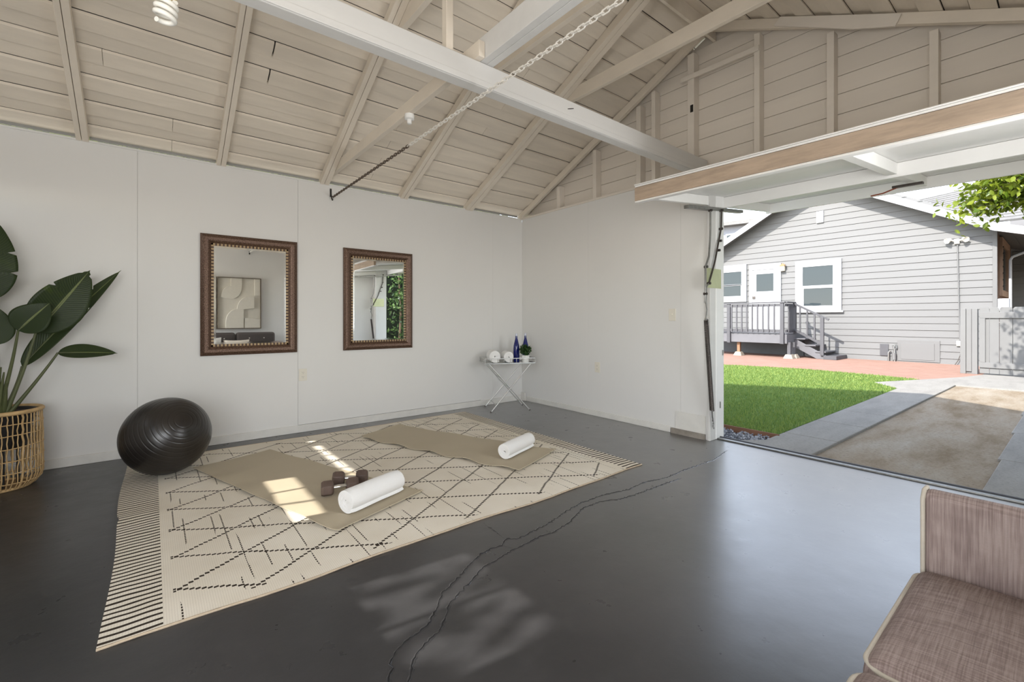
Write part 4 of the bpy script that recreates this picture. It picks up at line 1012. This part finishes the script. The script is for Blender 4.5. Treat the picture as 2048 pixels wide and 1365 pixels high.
# flatter porch roof continuing to the right
zc = AP - SH*3.62
hpart(MB().prism([(FX,-3.62,zc),(FX,-6.2,zc-.34*2.58),(FX,-6.2,zc-.34*2.58+.15),(FX,-3.62,zc+.20)], (.03,0,0)), 'rake_board', M['trimw'], .004)
for k in range(9):
    a = -3.62 - .28*k; b = a - .275
    hpart(MB().prism([(FX+.031,a,zc+.06-.34*(-3.62-a)),(FX+.031,b,zc+.06-.34*(-3.62-b)),(FX+.031,b,zc+.09-.34*(-3.62-b)),(FX+.031,a,zc+.09-.34*(-3.62-a))], (6,0,0)), 'porch_ceiling_board', M['siding'])
# cross-gable roof behind, built course by course
A0 = Vector((12.35,-1.35,3.55)); A1 = Vector((12.35,-7.5,3.55)); B0 = Vector((14.5,-1.653,4.816)); B1 = Vector((14.5,-7.5,5.43)); nc = 16
for k in range(nc):
    p0, p1 = A0.lerp(B0, k/nc), A1.lerp(B1, k/nc); q0, q1 = A0.lerp(B0, (k+1.08)/nc if k < nc-1 else 1), A1.lerp(B1, (k+1.08)/nc if k < nc-1 else 1)
    up = Vector((-.012,0,.02)); dn = Vector((.02,0,-.03))
    hpart(MB().add([p0+up, p1+up, q1, q0, p0+dn, p1+dn, q1+dn, q0+dn], [(0,1,2,3),(7,6,5,4),(0,4,5,1),(1,5,6,2),(2,6,7,3),(3,7,4,0)]), 'shingle_course', M['shingle'])
# side porch: brown wall with a window, dark end wall, pipe
M['brownwood'] = paint('brown_wood', rgb(100,74,58), .7, .15, 6, .3, stretch=(.4,1,3))
for k in range(18): hpart(MB().box(HX+.12, 16.7, -3.62, -3.60, -.1+.19*k, -.1+.19*k+.184), 'side_board', M['brownwood'])
hpart(MB().box(16.72, 16.8, -9, -3.6, -.1, 4.2), 'end_wall', paint('shaded_grey_siding', rgb(120,120,122), .7, .05, 3, .1))
for k in range(16): hpart(MB().box(16.69, 16.718, -9, -3.65, .0+.2*k, .19+.2*k), 'end_siding_board', M['siding'])
w_ = adopt(empty('side_window'), hs)
for a0, a1, b0, b1 in ((13.1,15.4,3.1,3.25),(13.1,15.4,1.72,1.88),(13.1,13.28,1.88,3.1),(15.22,15.4,1.88,3.1)): MB().box(a0, a1, -3.68, -3.621, b0, b1).obj('window_frame', paint('pale_brown_trim', rgb(150,122,102), .6, .08), w_, bevel=.004).matrix_parent_inverse = Matrix()
MB().box(13.29, 15.21, -3.64, -3.622, 1.89, 3.09).obj('pane', M['glass_dark'], w_)
for k in range(7): MB().box(13.17-.02, 13.17+.02, -3.70, -3.681, 1.95+.17*k, 1.99+.17*k).obj('bracket', M['black'], w_)
hpart(MB().tube([(13,-3.82,-.1),(13,-3.82,2.62),(13,-3.86,2.70),(13,-4.3,2.9)], .03, 8), 'drain_pipe', M['trimw'])

def z1_(x, y): return (1440+x/5.687, 500+y/5.687)
def house_window(name, outer, panes, trimw=.0):
    """outer: px box; panes: list of px boxes; built proud of the siding"""
    e = empty(name); adopt(e, hs)
    (ax, ay, bx_, by_) = outer; A = on_x(*z1_(ax, ay), HX-.06); B = on_x(*z1_(bx_, by_), HX-.06)
    y1, y0, zt_, zb_ = A.y, B.y, A.z, B.z
    ps = []
    for (px0, py0, px1, py1) in panes:
        a = on_x(*z1_(px0, py0), HX-.045); b = on_x(*z1_(px1, py1), HX-.045); ps.append((b.y, a.y, b.z, a.z))
    for k, (u0, u1, v0, v1) in enumerate(wall_cells((y0, y1), (zb_, zt_), ps)): pass
    m = MB()
    for u0, u1, v0, v1 in wall_cells((y0, y1), (zb_, zt_), ps): m.box(HX-.075, HX-.02, u0, u1, v0, v1)
    m.obj('casing', M['trimw'], e)
    for (u0, u1, v0, v1) in ps:
        MB().box(HX-.050, HX-.028, u0, u1, v0, v1).obj('pane', M['glass_dark'], e)
        m = MB()
        for a0, a1, b0, b1 in ((u0,u1,v0,v0+.035),(u0,u1,v1-.035,v1),(u0,u0+.035,v0+.035,v1-.035),(u1-.035,u1,v0+.035,v1-.035)): m.box(HX-.066, HX-.051, a0, a1, b0, b1)
        m.obj('sash', M['trimw'], e)
    return e, (y0, y1, zb_, zt_)
we, wb_ = house_window('sash_window', (857,140,1380,690), [(928,188,1302,408),(940,432,1298,646)])
MB().box(HX-.10, HX-.02, wb_[0]-.05, wb_[1]+.03, wb_[2]-.055, wb_[2]+.0).obj('window_sill', M['trimw'], we, bevel=.004)
a = on_x(*z1_(1185, 612), HX-.012); 
we2, _ = house_window('kitchen_window', (-260,215,300,590), [(-200,272,258,402),(-200,420,252,536)])
# entry door
de = empty('entry_door'); adopt(de, hs)
A = on_x(*z1_(335,180), HX-.06); B = on_x(*z1_(692,930), HX-.06); dz0 = .69
m = MB(); dy1, dy0, dzt = A.y, B.y, A.z
for a0, a1, b0, b1 in ((dy0, dy1, dzt-.17, dzt), (dy0, dy0+.16, dz0, dzt-.17), (dy1-.10, dy1, dz0, dzt-.17)): m.box(HX-.075, HX-.02, a0, a1, b0, b1)
m.obj('door_casing', M['trimw'], de)
gA = on_x(*z1_(413,280), HX-.05); gB = on_x(*z1_(608,468), HX-.05)
m = MB()
for u0, u1, v0, v1 in wall_cells((dy0+.16, dy1-.10), (dz0, dzt-.17), [(gB.y, gA.y, gB.z, gA.z)]): m.box(HX-.05, HX-.026, u0, u1, v0, v1)
m.obj('door_leaf', M['trimw'], de); MB().box(HX-.042, HX-.030, gB.y, gA.y, gB.z, gA.z).obj('pane', M['glass_dark'], de)
p = on_x(*z1_(388,547), HX-.05); MB().box(HX-.075, HX-.051, p.y-.04, p.y+.04, p.z-.04, p.z+.05).obj('lock', M['darksteel'], de, bevel=.005)
# crawl-space hatch, vent, gable vent
def hquad(name, p0, p1, d, mat, label=None, dz=0):
    a = on_x(*p0, HX-.03); b = on_x(*p1, HX-.03); return hpart(MB().box(HX-.03-d, HX-.005, b.y, a.y, b.z, a.z), name, mat, .003, label)
hquad('hatch_frame', (1795,680), (1880,726), .008, M['siding']); hquad('hatch_door', (1802,686), (1869,722), .018, M['siding'])
hquad('foundation_vent', (1760,688), (1777,712), .012, M['deck']); hquad('gable_vent', (1633,424), (1647,445), .03, M['trimw'])
# gas riser
gp = thing('gas_pipe', 'grey gas riser pipes against the house wall', 'pipe', None, (HX-.08,-1.66,G))
def hp(px, py, d=.08): q = on_x(px, py, HX-d); return (q.x, q.y, q.z)
b0 = hp(1777,727); b1 = hp(1789,727); b2 = hp(1784,727)
adopt(MB().tube([(b0[0],b0[1],G), hp(1777,705), hp(1781,702)], .022, 8).obj('riser', M['steel'], smooth=50), gp)
adopt(MB().tube([(b1[0],b1[1],G), hp(1789,700), hp(1786,692), hp(1792,690), hp(1793,697)], .022, 8).obj('riser', M['steel'], smooth=50), gp)
adopt(MB().tube([hp(1788,720), hp(1788,706)], .045, 10).obj('regulator', M['siding'], smooth=50), gp)
# flood light with conduit
fg = thing('flood_light', 'twin white flood light high on the grey house wall', 'light', None, hp(1914, 482, .03))
c0 = Vector(hp(1914, 482, .05))
adopt(MB().box(c0.x-.03, HX-.02, c0.y-.05, c0.y+.05, c0.z-.08, c0.z+.05).obj('junction_box', M['whiteplastic'], bevel=.01), fg)
for s in (-1, 1):
    T = Matrix.Translation(c0 + Vector((-.08, s*.15, .02))) @ Vector((-.75, s*.55, -.35)).to_track_quat('Z','Y').to_matrix().to_4x4()
    adopt(MB().lathe([(.016,-.08),(.04,-.05),(.066,.045),(.068,.052),(.058,.045),(.001,.02)], 16, T).obj('lamp_head', M['whiteplastic'], smooth=50), fg)
    adopt(MB().tube([c0 + Vector((-.02, s*.04, 0)), c0 + Vector((-.06, s*.11, .02))], .018, 8).obj('swivel_arm', M['whiteplastic'], smooth=50), fg)
cd = thing('conduit', 'thin grey conduit running down the house wall to an outlet box', 'conduit', None, hp(1918, 600, .03))
adopt(MB().tube([hp(1915,490,.04), hp(1920,680,.04)], .013, 8).obj('conduit_tube', M['siding'], smooth=50), cd)
q = Vector(hp(1918,687,.04)); adopt(MB().box(q.x-.03, HX-.02, q.y-.045, q.y+.045, q.z-.07, q.z+.06).obj('outlet_box', M['whiteplastic'], bevel=.008), cd)
adopt(MB().tube([hp(1921,690,.06), hp(1922,700,.07), hp(1921,710,.08), hp(1916,722,.09), hp(1910,730,.10)], .008, 6).obj('loose_cable', M['darksteel'], smooth=50), cd)
# porch lantern
q = Vector(hp(*z1_(712,205), .10)); ln = thing('wall_lantern', 'small brass lantern beside the house door', 'light', None, (HX-.03, q.y, q.z))
brass = paint('aged_brass', rgb(176,140,104), .4, .1, metal=.5)
adopt(MB().box(q.x-.05, q.x+.05, q.y-.06, q.y+.06, q.z-.10, q.z+.06).obj('lantern_glass', paint('frosted_lens', rgb(226,214,190), .3, .03)), ln)
adopt(MB().add([(q.x-.08,q.y-.09,q.z+.06),(q.x+.07,q.y-.09,q.z+.06),(q.x+.07,q.y+.09,q.z+.06),(q.x-.08,q.y+.09,q.z+.06),(q.x,q.y,q.z+.15)], [(3,2,1,0),(0,1,4),(1,2,4),(2,3,4),(3,0,4)]).obj('lantern_roof', brass), ln)
adopt(MB().box(q.x+.04, HX-.02, q.y-.05, q.y+.05, q.z-.02, q.z+.12).obj('back_plate', brass, bevel=.005), ln)

# ------------------------------------------------------------------ back porch with stairs
po = thing('back_porch', 'grey wooden porch with balusters and steps at the house door', 'porch', None, (11.3, 1, 0))
def pp_(m, name, mat=None, bevel=.004, label=None): return adopt(m.obj(name, mat or M['deck'], None, bevel=bevel, label=label), po)
PX0, PX1, PY0, PY1, DZ = 10.64, HX-.03, .50, 3.4, .69
for k in range(10): pp_(MB().box(PX0+.145*k, min(PX1, PX0+.145*k+.138), PY0, PY1, DZ-.03, DZ), 'deck_board', M['deck2'])
pp_(MB().box(PX0-.03, PX0-.001, PY0-.03, PY1, DZ-.30, DZ-.031), 'rim_board', M['deck2']); pp_(MB().box(PX0, PX1, PY0-.03, PY0-.001, DZ-.26, DZ-.031), 'rim_board', M['deck2'])
posts = [(PX0-.05, .585), (PX0-.05, 2.16), (11.25, .53)]
pp_(MB().box(PX0-.10, PX0-.031, .535, .635, .38, 1.60), 'post'); pp_(MB().box(PX0-.10, PX0-.031, 2.11, 2.21, .36, 1.60), 'post'); pp_(MB().box(11.20, 11.30, .44, .54-.04, DZ, 1.61), 'post')
pp_(MB().box(PX0-.12, PX0-.02, .50, PY1, 1.60, 1.64), 'top_rail'); pp_(MB().box(PX0-.02, 11.32, .46, .56, 1.605, 1.645), 'top_rail')
pp_(MB().box(PX0-.085, PX0-.045, .635, PY1, 1.50, 1.58), 'under_rail'); pp_(MB().box(PX0-.085, PX0-.045, .635, PY1, DZ+.04, DZ+.12), 'bottom_rail')
pp_(MB().box(PX0, 11.2, .49, .53, 1.50, 1.58), 'under_rail'); pp_(MB().box(PX0, 11.2, .49, .53, DZ+.04, DZ+.12), 'bottom_rail')
y = .79
while y < 3.3:
    if abs(y-2.16) > .07: pp_(MB().box(PX0-.115, PX0-.086, y-.02, y+.02, DZ+.02, 1.58), 'baluster', None, .002)
    y += .158
for x in (10.76, 10.87, 10.98, 11.09): pp_(MB().box(x-.018, x+.018, .46, .489, DZ+.02, 1.57), 'baluster', None, .002)
# support posts on concrete piers
M['rawpost'] = paint('raw_post_wood', rgb(130,98,72), .7, .1); M['pier'] = paint('concrete_pier', rgb(150,140,126), .85, .08, 8, .3)
for (x, y, mt) in ((10.78, 1.93, M['rawpost']), (10.72, .44, M['deck']), (11.0, .42, M['deck'])):
    pp_(MB().box(x-.045, x+.045, y-.045, y+.045, .07, DZ-.26), 'support_post', mt)
    s_ = .13; m = MB().add([(x-s_,y-s_,G),(x+s_,y-s_,G),(x+s_,y+s_,G),(x-s_,y+s_,G),(x-.08,y-.08,.07),(x+.08,y-.08,.07),(x+.08,y+.08,.07),(x-.08,y+.08,.07)], [(0,3,2,1),(4,5,6,7),(0,1,5,4),(1,2,6,5),(2,3,7,6),(3,0,4,7)]); pp_(m, 'pier', M['pier'])
# dark skirt under the porch
pp_(MB().box(PX1-.02, PX1, PY0, PY1, G, DZ-.28), 'back_skirt', M['deck'])
# stairs going down to the right
SX_ = 11.25
for z_, ya, yb_ in ((.54,.47,.18),(.355,.20,-.09),(.175,-.07,-.34)): pp_(MB().box(SX_-.06, PX1, yb_, ya, z_-.035, z_), 'tread', M['deck2'])
pp_(MB().prism([(SX_-.03,.47,.53),(SX_-.03,-.52,-.048),(SX_-.03,-.10,-.048),(SX_-.03,.47,.27)], (.04,0,0)), 'stringer', M['deck2'])
pp_(MB().prism([(PX1-.05,.47,.53),(PX1-.05,-.52,-.048),(PX1-.05,-.10,-.048),(PX1-.05,.47,.27)], (.04,0,0)), 'stringer', M['deck2'])
pp_(MB().box(SX_-.12, PX1, -.62, -.30, G+.002, .06), 'bottom_step', M['deck'])
pp_(MB().box(SX_-.10, SX_-.031, -.30, -.21, .06, 1.18), 'newel_post')
pp_(MB().bar((SX_-.055,.50,1.60), (SX_-.055,-.42,1.10), .05, .055), 'hand_rail'); pp_(MB().bar((SX_-.055,.47,.80), (SX_-.055,-.22,.40), .04, .07), 'lower_rail')
for k in range(3):
    t = (k+.8)/3.7; y = .47-.70*t; pp_(MB().box(SX_-.075, SX_-.04, y-.02, y+.02, .80-.40*t, 1.585-.545*(.5-y)), 'baluster', None, .002)

# ------------------------------------------------------------------ gate and fence
M['fence'] = paint('grey_fence_paint', rgb(108,108,108), .65, .04, 4, .15, stretch=(1,1,.4), rnd=.02)
fe = thing('fence_panel', 'narrow pale grey board fence between house and gate', 'fence', None, (9.9,-3.4,G))
for k, (a, b) in enumerate(((-3.285,-3.37),(-3.375,-3.455),(-3.46,-3.545))): adopt(MB().box(9.62+.012*(k % 2), 9.66, b, a, G+(.05 if k == 1 else .0), 1.345).obj('fence_board', M['fence'], bevel=.004), fe)
adopt(MB().box(9.662, 9.76, -3.55, -3.28, G, 1.33).obj('fence_post', M['fence'], bevel=.004), fe)
gt = thing('gate', 'pale grey board gate with dog-eared tops dappled by leaf shadows', 'gate', None, (9.65,-4.3,G))
y = -3.575
for k in range(11):
    w = (.148,.14,.185,.19)[k % 4]; a, b = y, y-w+.006
    adopt(MB().prism([(9.64,a,G+.03),(9.64,b,G+.03),(9.64,b,1.335),(9.64,b+.025,1.37),(9.64,a-.025,1.37),(9.64,a,1.335)], (.02,0,0)).obj('gate_board', M['fence'], bevel=.002), gt); y -= w
adopt(MB().box(9.61, 9.639, y, -3.575, 1.14, 1.27).obj('gate_rail', M['fence'], bevel=.004), gt); adopt(MB().box(9.61, 9.639, y, -3.575, .10, .21).obj('gate_rail', M['fence'], bevel=.004), gt)
adopt(MB().box(9.61, 9.639, -3.66, -3.575, .211, 1.139).obj('gate_stile', M['fence'], bevel=.004), gt)
wbx = tag(MB().box(10.15, 10.40, -3.965, -3.80, 1.30, 1.56).obj('utility_box', M['trimw'], bevel=.01), 'small white box showing above the gate', 'box')
adopt(MB().box(10.25, 10.31, -3.92, -3.86, G, 1.30).obj('box_post', M['trimw']), wbx).matrix_parent_inverse = Matrix()

# ------------------------------------------------------------------ distant neighbour house
nh = thing('distant_house', 'grey house with a low roof far behind the white rake', 'house', None, (22,9,0))
adopt(MB().box(22, 28, 6.5, 16, -.1, 6.5).obj('wall', paint('grey_blue_wall', rgb(136,140,150), .7, .03)), nh)
adopt(MB().prism([(21.4,5.6,6.35),(21.4,16.5,6.9),(21.4,16.5,7.1),(21.4,5.6,6.55)], (7,0,0)).obj('roof', M['shingle']), nh)
e = adopt(empty('window'), nh); MB().box(21.95, 21.999, 7.25, 7.75, 5.0, 6.05).obj('window_frame', M['trimw'], e); MB().box(21.93, 21.948, 7.32, 7.68, 5.1, 5.95).obj('pane', M['glass_dark'], e)

# ------------------------------------------------------------------ trees and hedges
M['yleaf'] = m_leaf('sunlit_leaf', rgb(72,94,22), rgb(128,138,40), .35, .4); M['bark'] = paint('bark', rgb(96,80,64), .9, .2, 12, .6, bdist=.01)
def one_leaf(mat):
    vs = []; fs = []
    for i, (u, w) in enumerate(((0,.0),(.25,.20),(.55,.26),(.8,.15),(1,.0))):
        c = -.12*u*u; vs += [(u, -w, c+w*.3), (u, 0, c), (u, w, c+w*.3)]
    for i in range(4):
        b = i*3; fs += [(b,b+1,b+4,b+3),(b+1,b+2,b+5,b+4)]
    me = bpy.data.meshes.new('leaf'); me.from_pydata(vs, [], fs); me.shade_smooth(); me.materials.append(mat); return me
def proj(p):
    d = Vector(p) - CAM; r = d.x*math.sin(ANG) - d.y*math.cos(ANG); w = d.x*math.cos(ANG) + d.y*math.sin(ANG)
    return (CX + F_PX*r/w, HY - F_PX*d.z/w) if w > .1 else (9e9, 9e9)
tr_e = thing('yard_tree', 'yellow-green leafy tree overhanging the gate at right', 'tree', None, (6.6,-5.9,-.1))
adopt(MB().tube([(6.6,-5.9,-.13),(6.55,-5.85,1.2),(6.4,-5.6,2.3),(6.25,-5.2,3.2),(6.2,-4.8,3.8)], [.11,.09,.075,.05,.02], 10).obj('trunk', M['bark'], smooth=60), tr_e)
rs = random.Random(21); base = one_leaf(M['yleaf']); near = []; far = []
for br_ in range(34):
    tip = None
    while tip is None:
        d = Vector((rs.gauss(0,1), rs.gauss(0,1), rs.gauss(0,1))).normalized(); tip = Vector((6.2,-4.95,3.65)) + Vector((d.x*1.15, d.y*1.35, d.z*1.05)) if br_ >= 12 else Vector((6.0+rs.uniform(-.4,.4), -3.62-rs.random()*.85, 2.62+rs.random()*.65))
    root = Vector((6.3,-5.3,3.0)).lerp(Vector((6.2,-4.9,3.8)), rs.random())
    adopt(MB().tube([root, root.lerp(tip, .55) + Vector((0,0,.12)), tip], [.018,.010,.003], 5).obj('branch', M['bark'], smooth=60), tr_e)
    for k in range(110 if br_ >= 12 else 190):
        t = .25 + .8*rs.random()**.7; c = root.lerp(tip, t) + Vector((0,0,.12*math.sin(math.pi*min(1, t)))) + Vector((rs.gauss(0,.13), rs.gauss(0,.13), rs.gauss(0,.12)))
        d = Vector((rs.gauss(0,.8), rs.gauss(0,.8), -.7+rs.gauss(0,.5))).normalized(); L = rs.uniform(.08,.125)
        px, py = proj(c); vis = px < 2060 and py > 345
        (near if vis and len(near) < 300 else far).append((c, d, L, rs.uniform(0, 6.28)))
def leaf_matrix(c, d, L, roll):
    q = d.to_track_quat('X', 'Z') @ Quaternion((1,0,0), roll); return Matrix.Translation(c) @ q.to_matrix().to_4x4() @ Matrix.Scale(L, 4)
inv = Matrix.Translation(-Vector(tr_e.location))
for c, d, L, rl in near:
    o = link('leaf', base, None, tr_e); o.matrix_parent_inverse = inv; o.matrix_basis = leaf_matrix(c, d, L, rl)
def leaf_cloud(name, items, mat, parent, tpl):
    co = np.array([v.co[:] + (1,) for v in tpl.vertices]); fc = [tuple(p.vertices) for p in tpl.polygons]; nv = len(co); vs = []; fs = []
    for k, it in enumerate(items):
        Mx = np.array(leaf_matrix(*it)); vs.append((co @ Mx.T)[:, :3]); fs += [tuple(i+k*nv for i in f) for f in fc]
    me = bpy.data.meshes.new(name); me.from_pydata(np.concatenate(vs).tolist(), [], fs); me.shade_smooth()
    o = link(name, me, mat); o['kind'] = 'stuff'
    if parent: adopt(o, parent)
    return o
leaf_cloud('foliage', far, M['yleaf'], tr_e, base)
# tall hedge beyond the driveway (seen in the mirror)
M['hleaf'] = m_leaf('hedge_leaf', rgb(44,74,34), rgb(112,140,84), .25, .35); hb = one_leaf(M['hleaf'])
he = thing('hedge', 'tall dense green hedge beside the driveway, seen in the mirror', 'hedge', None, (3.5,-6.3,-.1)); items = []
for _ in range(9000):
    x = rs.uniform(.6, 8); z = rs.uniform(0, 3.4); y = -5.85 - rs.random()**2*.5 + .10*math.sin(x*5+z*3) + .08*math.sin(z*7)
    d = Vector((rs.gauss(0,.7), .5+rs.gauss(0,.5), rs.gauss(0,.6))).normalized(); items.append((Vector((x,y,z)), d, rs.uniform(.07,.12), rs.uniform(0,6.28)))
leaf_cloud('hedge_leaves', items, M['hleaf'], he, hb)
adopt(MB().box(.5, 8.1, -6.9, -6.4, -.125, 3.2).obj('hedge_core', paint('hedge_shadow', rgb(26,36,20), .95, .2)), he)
for k in range(8): adopt(MB().tube([(1+.95*k,-6.25,-.125),(1.05+.95*k,-6.2,1.2),(1+.95*k,-6.25,2.6)], [.04,.03,.015], 6).obj('stem', M['bark']), he)
# shrubs outside the left wall: the green glow through the eave slot
ge = thing('eave_hedge', 'bright green leaves glimpsed through the slot above the mirror wall', 'hedge', None, (-2.5,.6,-.1)); items = []
for _ in range(6000):
    x = rs.uniform(-5.6, .15); z = rs.uniform(1.6, 3.3); y = .42 + rs.random()*.4; d = Vector((rs.gauss(0,.7), -.5+rs.gauss(0,.4), rs.gauss(0,.6))).normalized(); items.append((Vector((x,y,z)), d, rs.uniform(.07,.11), rs.uniform(0,6.28)))
leaf_cloud('hedge_leaves', items, M['yleaf'], ge, base)
for k in range(7): adopt(MB().tube([(-5.2+.85*k,.7,-.13),(-5.2+.85*k,.68,2.4)], [.03,.012], 6).obj('stem', M['bark']), ge)
adopt(MB().box(-5.9, .2, .86, 1.2, -.125, 3.4).obj('hedge_core', paint('lime_hedge', rgb(190,205,92), .9, .2)), ge)
# a tree behind the garage that dapples the sun through the back window
be = thing('rear_tree', 'leafy tree behind the garage whose leaves dapple the floor', 'tree', None, (-8.2,-3.6,-.1)); items = []
adopt(MB().tube([(-8.2,-3.6,-.13),(-8.15,-3.5,1.8),(-8.1,-3.3,3.6)], [.09,.07,.03], 8).obj('trunk', M['bark'], smooth=60), be)
for _ in range(150):
    c = Vector((-7.7+rs.gauss(0,.35), -2.75+rs.gauss(0,.45), 3.75+rs.gauss(0,.35))); d = Vector((rs.gauss(0,1), rs.gauss(0,1), rs.gauss(0,1))).normalized(); items.append((c, d, rs.uniform(.14,.24), rs.uniform(0,6.28)))
leaf_cloud('foliage', items, M['hleaf'], be, hb)

# ------------------------------------------------------------------ cracks in the floor: raised broken lips with a dark groove
def crack(pts, w, seed, up=.0022):
    rs = random.Random(seed); P = []
    for a, b in zip(pts[:-1], pts[1:]):
        a = Vector((*a, 0)); b = Vector((*b, 0)); n = max(2, int((b-a).length/.012))
        for i in range(n):
            t = i/n; d = (b-a).normalized(); nn = Vector((-d.y, d.x, 0)); P.append((a.lerp(b, t) + nn*rs.gauss(0,.0028), nn))
    vs = []; fs = []; mi = []
    for i, (p, nn) in enumerate(P):
        e = min(1, i/6, (len(P)-1-i)/6); ww = w*(.35+rs.random()*.9)*max(.1, e); h = up*rs.uniform(.5,1.6)*max(.1, e)
        prof = ((-2.6,.0002),(-1.1,h),(-.75,h*.9),(-.45,.0005),(.45,.0005),(.75,h*.55),(1.1,h*.7),(2.4,.0002))
        vs += [tuple(p + nn*(k*ww) + Vector((0,0,z))) for k, z in prof]
    m = MB(); nP = 8
    for i in range(len(P)-1):
        for k in range(7):
            fs.append((i*nP+k, i*nP+k+1, (i+1)*nP+k+1, (i+1)*nP+k)); mi.append(1 if k in (2,3,4) else 0)
    m.v = vs; m.f = fs; m.m = mi
    me = bpy.data.meshes.new('floor_crack'); me.from_pydata(vs, [], fs); me.polygons.foreach_set('material_index', mi); link('floor_crack', me, [M['floor'], M['crack']], fl)
CA = [(-.161,-2.944),(-.532,-3.003),(-.939,-2.985),(-1.175,-2.995),(-1.375,-2.95),(-1.575,-2.961),(-1.782,-2.915),(-1.988,-2.915),(-2.126,-2.939),(-2.34,-2.994),(-2.516,-3.014),(-2.565,-3.012),(-2.605,-2.98),(-2.664,-3.017),(-2.74,-3.013),(-2.832,-3.037),(-2.974,-3.117),(-3.091,-3.175),(-3.138,-3.229),(-3.203,-3.288),(-3.231,-3.311),(-3.321,-3.331),(-3.382,-3.36),(-3.405,-3.383),(-3.413,-3.417),(-3.448,-3.461),(-3.5,-3.6)]
CB = [(-1.083,-3.069),(-1.331,-3.051),(-1.517,-3.048),(-1.728,-3.033),(-1.87,-2.974),(-2.021,-2.974),(-2.129,-3.016),(-2.229,-3.055),(-2.372,-3.078),(-2.463,-3.069),(-2.577,-3.086),(-2.636,-3.085),(-2.755,-3.109),(-2.85,-3.123),(-2.959,-3.182),(-3.05,-3.224),(-3.104,-3.256),(-3.17,-3.328),(-3.216,-3.367),(-3.295,-3.391),(-3.345,-3.431),(-3.397,-3.503),(-3.44,-3.62)]
crack(CA, .0035, 1); crack(CB, .0038, 2); crack([(-2.596,-2.761),(-2.604,-2.891),(-2.609,-2.977)], .002, 3); crack([(-2.664,-3.017),(-2.636,-3.085)], .003, 4)
